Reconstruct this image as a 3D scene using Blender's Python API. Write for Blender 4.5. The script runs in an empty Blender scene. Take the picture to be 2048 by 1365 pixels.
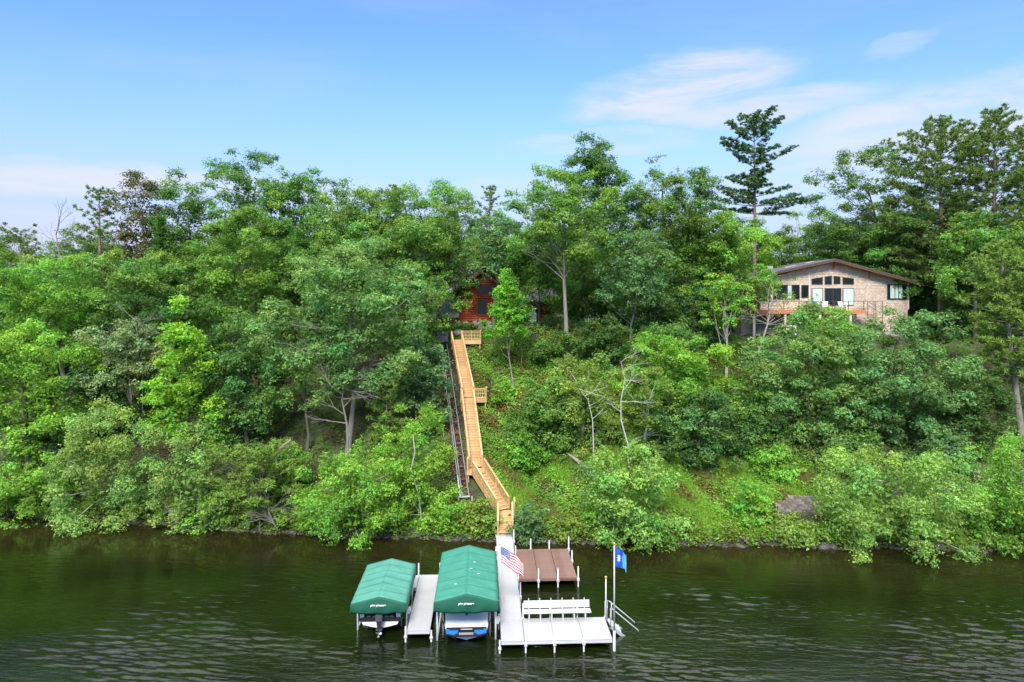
import bpy, math, random
import numpy as np
from mathutils import Vector, Matrix
R = math.radians
S = bpy.context.scene
C = S.collection

# ------------------------------------------------------------------ camera
CAM_H = 18.6
FPX = 2048 * 24.0 / 36.0
HORIZON = 585.0      # picture row of the horizon: the view is level, framed downwards with a lens shift
cam_d = bpy.data.cameras.new('camera'); cam_d.lens = 24; cam_d.sensor_width = 36; cam_d.clip_start = 0.5; cam_d.clip_end = 6000
cam = bpy.data.objects.new('camera', cam_d); C.objects.link(cam)
cam.location = (0, 0, CAM_H); cam.rotation_euler = (math.pi / 2, 0, 0); cam_d.shift_y = -(682.5 - HORIZON) / 2048
S.camera = cam

# ------------------------------------------------------------------ light
SUN_EL, SUN_AZ = R(44), R(-172)      # azimuth from +Y, clockwise: behind the camera and to the left
sun_d = bpy.data.lights.new('sun', 'SUN'); sun_d.energy = 1.75; sun_d.angle = R(16); sun_d.color = (1.0, 0.955, 0.88)
sun = bpy.data.objects.new('sun', sun_d); C.objects.link(sun)
sdir = Vector((math.sin(SUN_AZ) * math.cos(SUN_EL), math.cos(SUN_AZ) * math.cos(SUN_EL), math.sin(SUN_EL)))
sun.rotation_euler = sdir.to_track_quat('Z', 'Y').to_euler()

W = bpy.data.worlds.new('World'); S.world = W; W.use_nodes = True
nt = W.node_tree; N = nt.nodes; L = nt.links; N.clear()
def wn(t, **k):
    n = N.new(t)
    for a, b in k.items(): setattr(n, a, b)
    return n
def wmath(op, a, b=None, c=None, clamp=False):
    n = wn('ShaderNodeMath', operation=op, use_clamp=clamp)
    for i, v in enumerate((a, b, c)):
        if v is None: continue
        if isinstance(v, (int, float)): n.inputs[i].default_value = v
        else: L.new(v, n.inputs[i])
    return n.outputs[0]
out = wn('ShaderNodeOutputWorld'); bg = wn('ShaderNodeBackground'); bg.inputs[1].default_value = 0.08
sky = wn('ShaderNodeTexSky', sky_type='NISHITA', sun_disc=False)
sky.sun_elevation = SUN_EL; sky.sun_rotation = SUN_AZ; sky.altitude = 300; sky.air_density = 1.0; sky.dust_density = 0.6; sky.ozone_density = 1.6
tint = wn('ShaderNodeMix', data_type='RGBA', blend_type='MULTIPLY'); tint.inputs[0].default_value = 1
L.new(sky.outputs[0], tint.inputs[6]); tint.inputs[7].default_value = (0.62, 0.84, 1.04, 1)
geo = wn('ShaderNodeTexCoord'); sep = wn('ShaderNodeSeparateXYZ'); L.new(geo.outputs['Generated'], sep.inputs[0])
az = wmath('ARCTAN2', sep.outputs[0], sep.outputs[1])
el = wmath('ARCSINE', sep.outputs[2])
def sky_noise(sx, sy, scale, detail, rough, dist, off=0.0):
    cb = wn('ShaderNodeCombineXYZ')
    L.new(wmath('MULTIPLY', az, sx), cb.inputs[0]); L.new(wmath('MULTIPLY', el, sy), cb.inputs[1]); cb.inputs[2].default_value = off
    n = wn('ShaderNodeTexNoise'); n.inputs['Scale'].default_value = scale; n.inputs['Detail'].default_value = detail
    n.inputs['Roughness'].default_value = rough; n.inputs['Distortion'].default_value = dist
    L.new(cb.outputs[0], n.inputs['Vector']); return n.outputs[0]
def smooth(v, a, b):
    n = wn('ShaderNodeMapRange', interpolation_type='SMOOTHERSTEP'); n.inputs[1].default_value = a; n.inputs[2].default_value = b
    L.new(v, n.inputs[0]); return n.outputs[0]
def px_ang(px, py):
    a = math.atan2(px - 1024, FPX); e = math.atan2((585 - py), math.hypot(FPX, px - 1024)); return a, e
warp = wmath('MULTIPLY', wmath('SUBTRACT', sky_noise(3, 9, 1.6, 4, .55, 0.3, 7.0), .5), 0.085)
def bank(px, py, wx, wy, slope=0.0):
    a0, e0 = px_ang(px, py)
    da = wmath('SUBTRACT', az, a0)
    de = wmath('ADD', wmath('SUBTRACT', wmath('SUBTRACT', el, e0), wmath('MULTIPLY', da, slope)), warp)
    q = wmath('ADD', wmath('POWER', wmath('ABSOLUTE', wmath('DIVIDE', da, wx / FPX)), 2.0), wmath('POWER', wmath('ABSOLUTE', wmath('DIVIDE', de, wy / FPX)), 2.0))
    return smooth(q, 1.0, 0.0)
banks = None
for (px, py, wx, wy, sl, am) in [(1360, 175, 270, 70, .12, 1.05), (1480, 215, 330, 45, 0, .8), (1950, 235, 420, 95, .12, .95), (120, 350, 440, 40, .0, .95),
                                 (450, 372, 380, 40, -.05, .75), (1230, 290, 260, 36, 0, .5), (1800, 95, 70, 18, .05, .35), (1700, 350, 330, 60, .0, .45), (60, 480, 420, 90, 0, .45), (900, 395, 520, 50, 0, .4)]:
    b_ = wmath('MULTIPLY', bank(px, py, wx, wy, sl), am)
    banks = b_ if banks is None else wmath('MAXIMUM', banks, b_)
wisps = smooth(sky_noise(2.2, 11, 2.3, 9, .62, 0.5, 2.0), .30, .66)
gen = wmath('MULTIPLY', smooth(sky_noise(1.1, 6.5, 1.3, 7, .6, .5, 15.0), .45, .85), .16)
cl = wmath('ADD', wmath('MULTIPLY', banks, wmath('ADD', wmath('MULTIPLY', wisps, .75), .28)), gen, clamp=True)
cl = wmath('MULTIPLY', cl, .92)
low = wmath('MULTIPLY', smooth(el, .36, -.04), .92)       # thin veil that thickens towards the horizon, all round
hz = wn('ShaderNodeMix', data_type='RGBA'); L.new(low, hz.inputs[0]); L.new(tint.outputs[2], hz.inputs[6]); hz.inputs[7].default_value = (2.45, 2.42, 3.6, 1)
cm = wn('ShaderNodeMix', data_type='RGBA'); L.new(cl, cm.inputs[0]); L.new(hz.outputs[2], cm.inputs[6]); cm.inputs[7].default_value = (3.4, 3.5, 3.9, 1)
# a thin bright cloud layer covers most of the sky above the frame, all round
deck = wmath('MULTIPLY', smooth(el, R(28), R(50)), wmath('ADD', .45, wmath('MULTIPLY', smooth(sky_noise(1.5, 2.2, 1.4, 6, .6, .6, 11.0), .35, .65), .5)))
dm = wn('ShaderNodeMix', data_type='RGBA'); L.new(deck, dm.inputs[0]); L.new(cm.outputs[2], dm.inputs[6]); dm.inputs[7].default_value = (16.0, 16.1, 16.4, 1)
L.new(dm.outputs[2], bg.inputs[0]); L.new(bg.outputs[0], out.inputs[0])
S.view_settings.view_transform = 'Standard'; S.view_settings.look = 'None'; S.view_settings.exposure = 1.6; S.view_settings.gamma = 1
S.view_settings.use_curve_mapping = False
S.render.engine = 'CYCLES'
S.cycles.max_bounces = 7; S.cycles.diffuse_bounces = 4; S.cycles.glossy_bounces = 3; S.cycles.transmission_bounces = 4; S.cycles.transparent_max_bounces = 8
S.cycles.caustics_reflective = False; S.cycles.caustics_refractive = False

# ------------------------------------------------------------------ helpers
def at(px, py, Y):
    """world point seen at picture position (px, py) at distance Y in front of the viewpoint"""
    return Vector(((px - 1024) / FPX * Y, Y, CAM_H + (HORIZON - py) / FPX * Y))
def m_of(pixels, Y): return pixels * Y / FPX

def tag(o, label=None, cat=None, group=None, kind=None):
    if label: o['label'] = label
    if cat: o['category'] = cat
    if group: o['group'] = group
    if kind: o['kind'] = kind
    return o
def empty(name, loc=(0, 0, 0), rz=0.0, label=None, cat=None, group=None):
    o = bpy.data.objects.new(name, None); C.objects.link(o); o.location = loc; o.rotation_euler = (0, 0, rz)
    o.empty_display_size = .2
    return tag(o, label, cat, group)
def copy_tree(o, parent=None):
    c = o.copy(); C.objects.link(c)
    if parent: c.parent = parent
    for ch in o.children: copy_tree(ch, c)
    return c
def link(name, me, mat=None, parent=None):
    o = bpy.data.objects.new(name, me); C.objects.link(o)
    if mat is not None and not me.materials: me.materials.append(mat)
    if parent is not None: o.parent = parent
    return o

class MB:
    """collects boxes, bars, tubes and free faces; build() links them as ONE mesh object"""
    def __init__(s): s.v = []; s.f = []; s.sm = []
    def add(s, vs, fs, smooth=False):
        k = len(s.v); s.v += [tuple(p) for p in vs]; s.f += [tuple(i + k for i in f) for f in fs]; s.sm += [smooth] * len(fs); return s
    def box(s, x0, x1, y0, y1, z0, z1, M=None):
        vs = [Vector(p) for p in ((x0, y0, z0), (x1, y0, z0), (x1, y1, z0), (x0, y1, z0), (x0, y0, z1), (x1, y0, z1), (x1, y1, z1), (x0, y1, z1))]
        if M is not None: vs = [M @ p for p in vs]
        return s.add(vs, [(0, 3, 2, 1), (4, 5, 6, 7), (0, 1, 5, 4), (1, 2, 6, 5), (2, 3, 7, 6), (3, 0, 4, 7)])
    def bar(s, a, b, w, h, up=(0, 0, 1)):
        a = Vector(a); b = Vector(b); d = (b - a).normalized(); up = Vector(up)
        if abs(d.dot(up)) > .98: up = Vector((0, 1, 0))
        x = d.cross(up).normalized(); u = x.cross(d).normalized(); vs = []
        for p in (a, b):
            for (i, j) in ((-1, -1), (1, -1), (1, 1), (-1, 1)): vs.append(p + x * (i * w / 2) + u * (j * h / 2))
        return s.add(vs, [(3, 2, 1, 0), (4, 5, 6, 7), (0, 1, 5, 4), (1, 2, 6, 5), (2, 3, 7, 6), (3, 0, 4, 7)])
    def tube(s, pts, rad, n=6, cap=True):
        pts = [Vector(p) for p in pts]
        if not hasattr(rad, '__len__'): rad = [rad] * len(pts)
        vs = []; fs = []; ref = None
        for i, p in enumerate(pts):
            d = (pts[min(i + 1, len(pts) - 1)] - pts[max(i - 1, 0)]).normalized()
            if ref is None: ref = Vector((0, 0, 1)) if abs(d.z) < .9 else Vector((1, 0, 0))
            x = d.cross(ref).normalized(); y = d.cross(x).normalized(); ref = -y if False else ref
            for k in range(n):
                a = 2 * math.pi * k / n; vs.append(p + (x * math.cos(a) + y * math.sin(a)) * rad[i])
        for i in range(len(pts) - 1):
            for k in range(n):
                a = i * n + k; b = i * n + (k + 1) % n; fs.append((a, b, b + n, a + n))
        if cap: fs.append(tuple(range(n - 1, -1, -1))); fs.append(tuple((len(pts) - 1) * n + k for k in range(n)))
        return s.add(vs, fs, True)
    def ball(s, c, r, seg=10, rings=6):
        c = Vector(c); vs = [c + Vector((0, 0, r))]; fs = []
        for i in range(1, rings):
            t = math.pi * i / rings
            for k in range(seg):
                a = 2 * math.pi * k / seg; vs.append(c + Vector((math.sin(t) * math.cos(a), math.sin(t) * math.sin(a), math.cos(t))) * r)
        vs.append(c - Vector((0, 0, r)))
        for k in range(seg): fs.append((0, 1 + k, 1 + (k + 1) % seg))
        for i in range(rings - 2):
            for k in range(seg):
                a = 1 + i * seg + k; b = 1 + i * seg + (k + 1) % seg; fs.append((a, a + seg, b + seg, b))
        e = len(vs) - 1
        for k in range(seg): fs.append((1 + (rings - 2) * seg + k, e, 1 + (rings - 2) * seg + (k + 1) % seg))
        return s.add(vs, fs, True)
    def prism(s, poly, y0, y1):
        """poly of (x, z) counter-clockwise seen from -Y, extruded along Y"""
        n = len(poly); vs = [(x, y0, z) for x, z in poly] + [(x, y1, z) for x, z in poly]
        fs = [tuple(range(n)), tuple(range(2 * n - 1, n - 1, -1))] + [(i, i + n, (i + 1) % n + n, (i + 1) % n) for i in range(n)]
        return s.add(vs, fs)
    def mesh(s, name):
        me = bpy.data.meshes.new(name); me.from_pydata(s.v, [], s.f)
        if any(s.sm): me.polygons.foreach_set('use_smooth', s.sm)
        me.update(); return me
    def build(s, name, mat, parent=None, bevel=0):
        o = link(name, s.mesh(name), mat, parent)
        if bevel:
            b = o.modifiers.new('edge', 'BEVEL'); b.width = bevel; b.segments = 1; b.limit_method = 'ANGLE'
        return o

def np_mesh(name, P, col=None):
    """P: (n, k, 3) separate k-gons with one tint each"""
    n, k, _ = P.shape
    me = bpy.data.meshes.new(name); me.vertices.add(n * k); me.vertices.foreach_set('co', P.astype(np.float32).ravel())
    me.loops.add(n * k); me.loops.foreach_set('vertex_index', np.arange(n * k, dtype=np.int32))
    me.polygons.add(n); me.polygons.foreach_set('loop_start', np.arange(0, n * k, k, dtype=np.int32))
    me.update(calc_edges=True)
    if col is not None:
        a = me.attributes.new('tint', 'FLOAT_COLOR', 'FACE')
        c4 = np.ones((n, 4), np.float32); c4[:, :3] = col; a.data.foreach_set('color', c4.ravel())
    return me

# ------------------------------------------------------------------ materials
MATS = {}
def mat(name, col=(.5, .5, .5), rough=.6, var=.12, scale=3.0, bump=0.0, bscale=None, metal=0.0, spec=.5, col2=None, stretch=(1, 1, 1), detail=5, obvar=0.0):
    if name in MATS: return MATS[name]
    m = bpy.data.materials.new(name); m.use_nodes = True; n = m.node_tree.nodes; l = m.node_tree.links; p = n['Principled BSDF']
    p.inputs['Roughness'].default_value = rough; p.inputs['Metallic'].default_value = metal; p.inputs['Specular IOR Level'].default_value = spec
    tc = n.new('ShaderNodeTexCoord'); mp = n.new('ShaderNodeMapping'); mp.inputs['Scale'].default_value = stretch; l.new(tc.outputs['Object'], mp.inputs[0])
    t = n.new('ShaderNodeTexNoise'); t.inputs['Scale'].default_value = scale; t.inputs['Detail'].default_value = detail; t.inputs['Roughness'].default_value = .62; l.new(mp.outputs[0], t.inputs['Vector'])
    r = n.new('ShaderNodeValToRGB'); r.color_ramp.elements[0].position = .32; r.color_ramp.elements[1].position = .70
    c2 = col2 or tuple(min(1, c * (1 + var)) for c in col); c1 = tuple(c * (1 - var) for c in col) if not col2 else col
    r.color_ramp.elements[0].color = (*c1, 1); r.color_ramp.elements[1].color = (*c2, 1); l.new(t.outputs[0], r.inputs[0])
    src = r.outputs[0]
    if obvar:
        oi = n.new('ShaderNodeObjectInfo'); mr = n.new('ShaderNodeMapRange'); mr.inputs[3].default_value = 1 - obvar; mr.inputs[4].default_value = 1 + obvar
        l.new(oi.outputs['Random'], mr.inputs[0]); mx = n.new('ShaderNodeMix'); mx.data_type = 'RGBA'; mx.blend_type = 'MULTIPLY'; mx.inputs[0].default_value = 1
        l.new(src, mx.inputs[6]); l.new(mr.outputs[0], mx.inputs[7]); src = mx.outputs[2]
    l.new(src, p.inputs['Base Color'])
    if bump:
        t2 = n.new('ShaderNodeTexNoise'); t2.inputs['Scale'].default_value = bscale or scale * 4; t2.inputs['Detail'].default_value = 4; l.new(mp.outputs[0], t2.inputs['Vector'])
        b = n.new('ShaderNodeBump'); b.inputs['Strength'].default_value = bump; b.inputs['Distance'].default_value = .03; l.new(t2.outputs[0], b.inputs['Height']); l.new(b.outputs[0], p.inputs['Normal'])
    MATS[name] = m; return m
def leaf_mat(name, trans=.38, rough=.6, spec=.12):
    m = bpy.data.materials.new(name); m.use_nodes = True; n = m.node_tree.nodes; l = m.node_tree.links; n.clear()
    o = n.new('ShaderNodeOutputMaterial'); a = n.new('ShaderNodeAttribute'); a.attribute_name = 'tint'
    oi = n.new('ShaderNodeObjectInfo'); hs = n.new('ShaderNodeMix'); hs.data_type = 'RGBA'; hs.blend_type = 'MULTIPLY'; hs.inputs[0].default_value = 1
    l.new(a.outputs['Color'], hs.inputs[6]); l.new(oi.outputs['Color'], hs.inputs[7])
    p = n.new('ShaderNodeBsdfPrincipled'); p.inputs['Roughness'].default_value = rough; p.inputs['Specular IOR Level'].default_value = spec
    l.new(hs.outputs[2], p.inputs['Base Color'])
    t = n.new('ShaderNodeBsdfTranslucent'); g = n.new('ShaderNodeMix'); g.data_type = 'RGBA'; g.blend_type = 'MULTIPLY'; g.inputs[0].default_value = 1
    l.new(hs.outputs[2], g.inputs[6]); g.inputs[7].default_value = (1.25, 1.35, .5, 1); l.new(g.outputs[2], t.inputs[0])
    mx = n.new('ShaderNodeMixShader'); mx.inputs[0].default_value = trans; l.new(p.outputs[0], mx.inputs[1]); l.new(t.outputs[0], mx.inputs[2]); l.new(mx.outputs[0], o.inputs[0])
    MATS[name] = m; return m
LEAF = leaf_mat('leaf'); NEEDLE = leaf_mat('needle', .2, .6, .15)
BARK = mat('bark', (.11, .095, .075), .9, .35, 2.2, .8, 9, stretch=(3, 3, .6))
BARK_PALE = mat('bark_pale', (.20, .18, .15), .85, .28, 2.5, .6, 9, stretch=(3, 3, .6))
BARK_PINE = mat('bark_pine', (.21, .15, .115), .9, .35, 2.5, .8, 9, stretch=(3, 3, .6))
BARK_BIRCH = mat('bark_birch', (.36, .35, .32), .7, .3, 6, .3, col2=(.55, .53, .50), stretch=(1, 1, 3))
BARK_GREY = mat('bark_dead', (.20, .18, .16), .9, .25, 4, .5)
WOOD = mat('stair_lumber', (.46, .28, .125), .62, .10, 1.6, .15, 30, stretch=(1, 1, 1), col2=(.57, .37, .185), obvar=.15)
WHITE = mat('white_vinyl', (.44, .44, .445), .45, .05, 1.1, .05, col2=(.52, .52, .525))
ALU = mat('aluminium', (.62, .63, .64), .38, .08, 5, metal=.55)
REDDECK = mat('red_composite', (.135, .068, .052), .6, .18, 1.3, .2, 30, stretch=(1, 6, 1), col2=(.21, .125, .10), obvar=.10)
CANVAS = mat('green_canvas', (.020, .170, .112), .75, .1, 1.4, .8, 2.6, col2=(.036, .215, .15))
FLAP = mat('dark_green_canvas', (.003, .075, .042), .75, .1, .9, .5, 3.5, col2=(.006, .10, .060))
CANVAS_PALE = mat('faded_green_canvas', (.042, .195, .14), .75, .1, 1.4, .8, 2.6, col2=(.070, .25, .19))
BLACK = mat('black_plastic', (.018, .018, .02), .45, .2, 4)
DARKGREY = mat('dark_grey', (.07, .07, .075), .5, .2, 4)
GELCOAT = mat('white_gelcoat', (.74, .74, .75), .18, .03, 2)
BLUEGEL = mat('blue_gelcoat', (.03, .20, .62), .2, .05, 2)
GREYTRIM = mat('grey_trim', (.30, .31, .33), .5, .1, 3)
GOLD = mat('gold_ball', (.65, .42, .10), .3, .1, 4, metal=.7)
GLASS = mat('window_glass', (.012, .018, .02), .06, .3, .4, spec=.35)
REDLOG = mat('red_log', (.30, .036, .016), .5, .2, 1.0, .25, 20, stretch=(.6, 3, 6), col2=(.42, .066, .026), obvar=.10)
BROWNTRIM = mat('brown_trim', (.12, .045, .025), .6, .2, 3)
ROOFGREY = mat('grey_shingle_roof', (.20, .21, .20), .9, .12, 3, .4, 30)
ROOFDARK = mat('dark_shingle_roof', (.10, .09, .10), .85, .12, 3, .4, 30)
CEDAR = mat('orange_cedar', (.42, .14, .05), .6, .15, 3, col2=(.50, .20, .08))
STONE = mat('boulder_stone', (.11, .098, .085), .9, .25, 1.6, .8, 6, col2=(.24, .215, .185), obvar=.22)
RIPRAP = mat('shore_stone', (.030, .026, .022), .8, .3, 2.2, .8, 8, col2=(.11, .098, .088), obvar=.35)
TIE = mat('tie_wood', (.12, .09, .065), .9, .3, 3)
STEEL = mat('rail_steel', (.24, .24, .235), .5, .15, 4, metal=.4)
# ================================================================== GROUND
SHX = np.array([-400, -60, -42.7, -32, -20.3, -13, -4.7, 3, 10.2, 24.7, 36.6, 60, 400.]); SHY = np.array([75, 59, 57, 55.2, 52.9, 52.0, 51.3, 50.6, 50.3, 49.6, 48.9, 47.5, 40.])
def shore(x):
    x = np.asarray(x, float); return np.interp(x, SHX, SHY) + .28 * np.sin(x * 1.1) * np.sin(x * .37 + 1) + .12 * np.sin(x * 3.1)
PD = np.array([-60, -12, -3, -.3, 0, .55, 1.1, 3, 5.5, 9, 13, 14.5, 18, 22, 23.6, 27, 35, 60, 120, 400, 3000.])
PZ = np.array([-4, -3, -1.2, -.3, -.05, .42, .62, 1.55, 2.95, 4.9, 7.1, 7.7, 9.9, 12.35, 13.3, 14.35, 14.95, 15.2, 15.2, 15.0, 15.0])
def gz(x, y):
    x = np.asarray(x, float); y = np.asarray(y, float); d = y - shore(x)
    z = np.interp(d, PD, PZ)
    k = np.interp(x, [-60, -25, -10, 12, 28, 60], [.86, .95, 1, 1, .88, .88]); z = np.where(z > 0, z * k, z)
    w = np.clip((d - 1.5) / 4, 0, 1) * np.clip((np.abs(x + 4) - 3.2) / 3, 0.12, 1)
    z = z + w * (.45 * np.sin(x * .33 + 1.3) * np.sin(y * .41) + .22 * np.sin(x * .9 + y * .5) + .12 * np.sin(x * 1.9 - y * 1.3))
    # the small terrace the cabin stands on
    t = np.clip((y - 79.3) / .5, 0, 1) * np.clip((7.5 - np.abs(x - .2)) / 1.0, 0, 1) * np.clip((96 - y) / 3, 0, 1)
    return z * (1 - t) + np.maximum(z, 15.08) * t
def axis(parts):
    o = []
    for a, b, s in parts: o += list(np.arange(a, b, s))
    return np.array(o + [parts[-1][1]])
gx = axis([(-2500, -400, 350), (-400, -80, 20), (-80, 80, .8), (80, 400, 20), (400, 2500, 350)])
gy = axis([(30, 46, 2), (46, 56, .35), (56, 100, .7), (100, 200, 6), (200, 3000, 280)])
XX, YY = np.meshgrid(gx, gy); ZZ = gz(XX, YY)
rng0 = np.random.default_rng(5); near = (YY > 51) & (YY < 100) & (np.abs(XX) < 79)
ZZ = ZZ + near * rng0.normal(0, .05, ZZ.shape)
nx, ny = len(gx), len(gy)
idx = np.arange(nx * ny).reshape(ny, nx)
F = np.stack([idx[:-1, :-1], idx[:-1, 1:], idx[1:, 1:], idx[1:, :-1]], -1).reshape(-1, 4)
gm = bpy.data.meshes.new('hillside'); gm.from_pydata(np.stack([XX, YY, ZZ], -1).reshape(-1, 3).tolist(), [], F.tolist())
gm.polygons.foreach_set('use_smooth', [True] * len(F)); gm.update()
def ground_material():
    m = bpy.data.materials.new('forest_floor'); m.use_nodes = True; n = m.node_tree.nodes; l = m.node_tree.links; p = n['Principled BSDF']; p.inputs['Roughness'].default_value = .95
    tc = n.new('ShaderNodeTexCoord'); t = n.new('ShaderNodeTexNoise'); t.inputs['Scale'].default_value = .35; t.inputs['Detail'].default_value = 9; t.inputs['Roughness'].default_value = .65; l.new(tc.outputs['Object'], t.inputs[0])
    r = n.new('ShaderNodeValToRGB'); e = r.color_ramp.elements; e[0].position = .34; e[0].color = (.022, .016, .009, 1); e[1].position = .72; e[1].color = (.09, .13, .03, 1)
    e2 = e.new(.47); e2.color = (.042, .032, .017, 1); e3 = e.new(.56); e3.color = (.055, .085, .022, 1); l.new(t.outputs[0], r.inputs[0]); l.new(r.outputs[0], p.inputs['Base Color'])
    t2 = n.new('ShaderNodeTexNoise'); t2.inputs['Scale'].default_value = 4; t2.inputs['Detail'].default_value = 6; l.new(tc.outputs['Object'], t2.inputs[0])
    b = n.new('ShaderNodeBump'); b.inputs['Strength'].default_value = .9; b.inputs['Distance'].default_value = .15; l.new(t2.outputs[0], b.inputs['Height']); l.new(b.outputs[0], p.inputs['Normal'])
    return m
tag(link('hillside_ground', gm, ground_material()), kind='structure')

# ------------------------------------------------------------------ water
def water_material():
    m = bpy.data.materials.new('lake_water'); m.use_nodes = True; n = m.node_tree.nodes; l = m.node_tree.links; p = n['Principled BSDF']
    p.inputs['Roughness'].default_value = .02; p.inputs['IOR'].default_value = 1.42; p.inputs['Specular IOR Level'].default_value = .5
    tc = n.new('ShaderNodeTexCoord'); P = tc.outputs['Object']
    def noise(scale, sx, sy, rot, det, rough=.55, dist=0.0):
        mp = n.new('ShaderNodeMapping'); mp.inputs['Scale'].default_value = (sx, sy, 1); mp.inputs['Rotation'].default_value = (0, 0, R(rot)); l.new(P, mp.inputs[0])
        t = n.new('ShaderNodeTexNoise'); t.inputs['Scale'].default_value = scale; t.inputs['Detail'].default_value = det; t.inputs['Roughness'].default_value = rough; t.inputs['Distortion'].default_value = dist
        l.new(mp.outputs[0], t.inputs[0]); return t.outputs[0]
    def mth(op, a, b, cl=False):
        q = n.new('ShaderNodeMath'); q.operation = op; q.use_clamp = cl
        for i, v in enumerate((a, b)):
            if isinstance(v, (int, float)): q.inputs[i].default_value = v
            else: l.new(v, q.inputs[i])
        return q.outputs[0]
    # dull green brown body colour, with weed and sand showing as broad patches close to the bank
    big = noise(.11, 1, 1.6, 8, 5)
    r = n.new('ShaderNodeValToRGB'); e = r.color_ramp.elements; e[0].position = .36; e[0].color = (.0042, .0052, .0011, 1); e[1].position = .66; e[1].color = (.0072, .0145, .0022, 1)
    l.new(big, r.inputs[0])
    sp = n.new('ShaderNodeSeparateXYZ'); l.new(P, sp.inputs[0])
    sh = n.new('ShaderNodeMapRange'); sh.inputs[1].default_value = 43; sh.inputs[2].default_value = 51; l.new(mth('ADD', sp.outputs[1], mth('MULTIPLY', sp.outputs[0], .07)), sh.inputs[0])
    mx = n.new('ShaderNodeMix'); mx.data_type = 'RGBA'; l.new(mth('MULTIPLY', sh.outputs[0], mth('MULTIPLY', noise(.5, 1, 2.2, 4, 6), 1.1)), mx.inputs[0]); l.new(r.outputs[0], mx.inputs[6]); mx.inputs[7].default_value = (.030, .020, .008, 1)
    l.new(mx.outputs[2], p.inputs['Base Color'])
    # wind ripples, weaker in the lee of the bank
    w1 = noise(1.9, .50, 1.8, -13, 3, .55, .5); w2 = noise(4.2, .55, 1.6, -8, 3, .6, .4); w3 = noise(.42, .8, 1.4, -25, 2)
    h = mth('ADD', mth('ADD', mth('MULTIPLY', w1, .05), mth('MULTIPLY', w2, .030)), mth('MULTIPLY', w3, .01))
    lee = n.new('ShaderNodeMapRange'); lee.inputs[1].default_value = 30; lee.inputs[2].default_value = 49; lee.inputs[3].default_value = 1.0; lee.inputs[4].default_value = .12; l.new(mth('SUBTRACT', sp.outputs[1], mth('MULTIPLY', sp.outputs[0], .0)), lee.inputs[0])
    gust = n.new('ShaderNodeMapRange'); gust.inputs[1].default_value = .35; gust.inputs[2].default_value = .65; gust.inputs[3].default_value = .45; gust.inputs[4].default_value = 1.25; l.new(noise(.10, 1, 2.5, 5, 4), gust.inputs[0])
    b = n.new('ShaderNodeBump'); b.inputs['Distance'].default_value = 1.0; l.new(mth('MULTIPLY', lee.outputs[0], mth('MULTIPLY', gust.outputs[0], 1.0)), b.inputs['Strength']); l.new(h, b.inputs['Height']); l.new(b.outputs[0], p.inputs['Normal'])
    return m
def wave_height(X, Y):
    rg = np.random.default_rng(12); h = np.zeros_like(X); gust = np.zeros_like(X)
    for i in range(14): a = rg.uniform(-1.2, 1.2); k = 2 * math.pi / rg.uniform(5, 16); gust += np.sin(X * k * .55 * math.cos(a) + Y * k * 1.2 * math.sin(a + .7) + rg.uniform(0, 6.3))
    gust = np.clip(.70 + .26 * gust, .15, 1.5)
    for i in range(56):
        lam = .22 * 4.4 ** rg.random(); a = R(76) + rg.normal(0, R(15)); k = 2 * math.pi / lam; ph = X * k * math.cos(a) + Y * k * math.sin(a) + rg.uniform(0, 6.3)
        ph = ph + .55 * np.sin(X * .5 + Y * .35 + i); h += .0054 * lam ** .7 * (np.sin(ph) + .28 * np.cos(2 * ph))
    lee = np.clip(1.12 - (Y - 30) / 21, .16, 1.1); edge = np.clip((38 - np.abs(X)) / 3, 0, 1) * np.clip((Y - 26) / 1.5, 0, 1) * np.clip((50 - Y) / 3, 0, 1)
    return h * gust * lee * edge
wx = np.concatenate([[-2500, -300], np.arange(-38, 38.01, .13), [300, 2500]]); wy = np.concatenate([[-1500, -200], np.arange(26, 36.99, .062), np.arange(37, 50.01, .11), [90]])
WX, WY = np.meshgrid(wx, wy); WZ = np.where((np.abs(WX) < 38.2) & (WY > 25) & (WY < 50.2), wave_height(WX, WY), 0.0); nwx = len(wx); wi = np.arange(WX.size).reshape(WX.shape)
wf = np.stack([wi[:-1, :-1], wi[:-1, 1:], wi[1:, 1:], wi[1:, :-1]], -1).reshape(-1, 4)
wm = bpy.data.meshes.new('lake_water'); wm.vertices.add(WX.size); wm.vertices.foreach_set('co', np.stack([WX, WY, WZ], -1).astype(np.float32).ravel()); wm.loops.add(wf.size); wm.loops.foreach_set('vertex_index', wf.astype(np.int32).ravel())
wm.polygons.add(len(wf)); wm.polygons.foreach_set('loop_start', np.arange(0, wf.size, 4, dtype=np.int32)); wm.polygons.foreach_set('use_smooth', [True] * len(wf)); wm.update(calc_edges=True)
tag(link('lake_water', wm, water_material()), kind='structure')

# ------------------------------------------------------------------ stones along the waterline
def rock_mesh(name, seed, sub=2):
    import bmesh
    bm = bmesh.new(); bmesh.ops.create_icosphere(bm, subdivisions=sub, radius=1); r = random.Random(seed)
    planes = [(Vector((r.gauss(0, 1), r.gauss(0, 1), r.gauss(0, 1))).normalized(), r.uniform(.55, .85)) for _ in range(9)]
    for v in bm.verts:
        for nn, dd in planes:
            k = v.co.dot(nn)
            if k > dd: v.co -= nn * (k - dd) * .85
        v.co *= 1 + r.uniform(-.04, .04)
    me = bpy.data.meshes.new(name); bm.to_mesh(me); bm.free(); return me
rocks = [rock_mesh('rock', s, 2) for s in range(7)]
bould = [rock_mesh('boulder', 50 + s, 3) for s in range(5)]
for me in rocks: me.materials.append(RIPRAP)
for me in bould: me.materials.append(STONE)
bank = empty('stone_bank', (0, 51, 0), 0, 'dark rough stones lying along the waterline at the foot of the bank', 'stone bank')
rr = random.Random(3)
xs = []; x = -33.0
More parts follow.
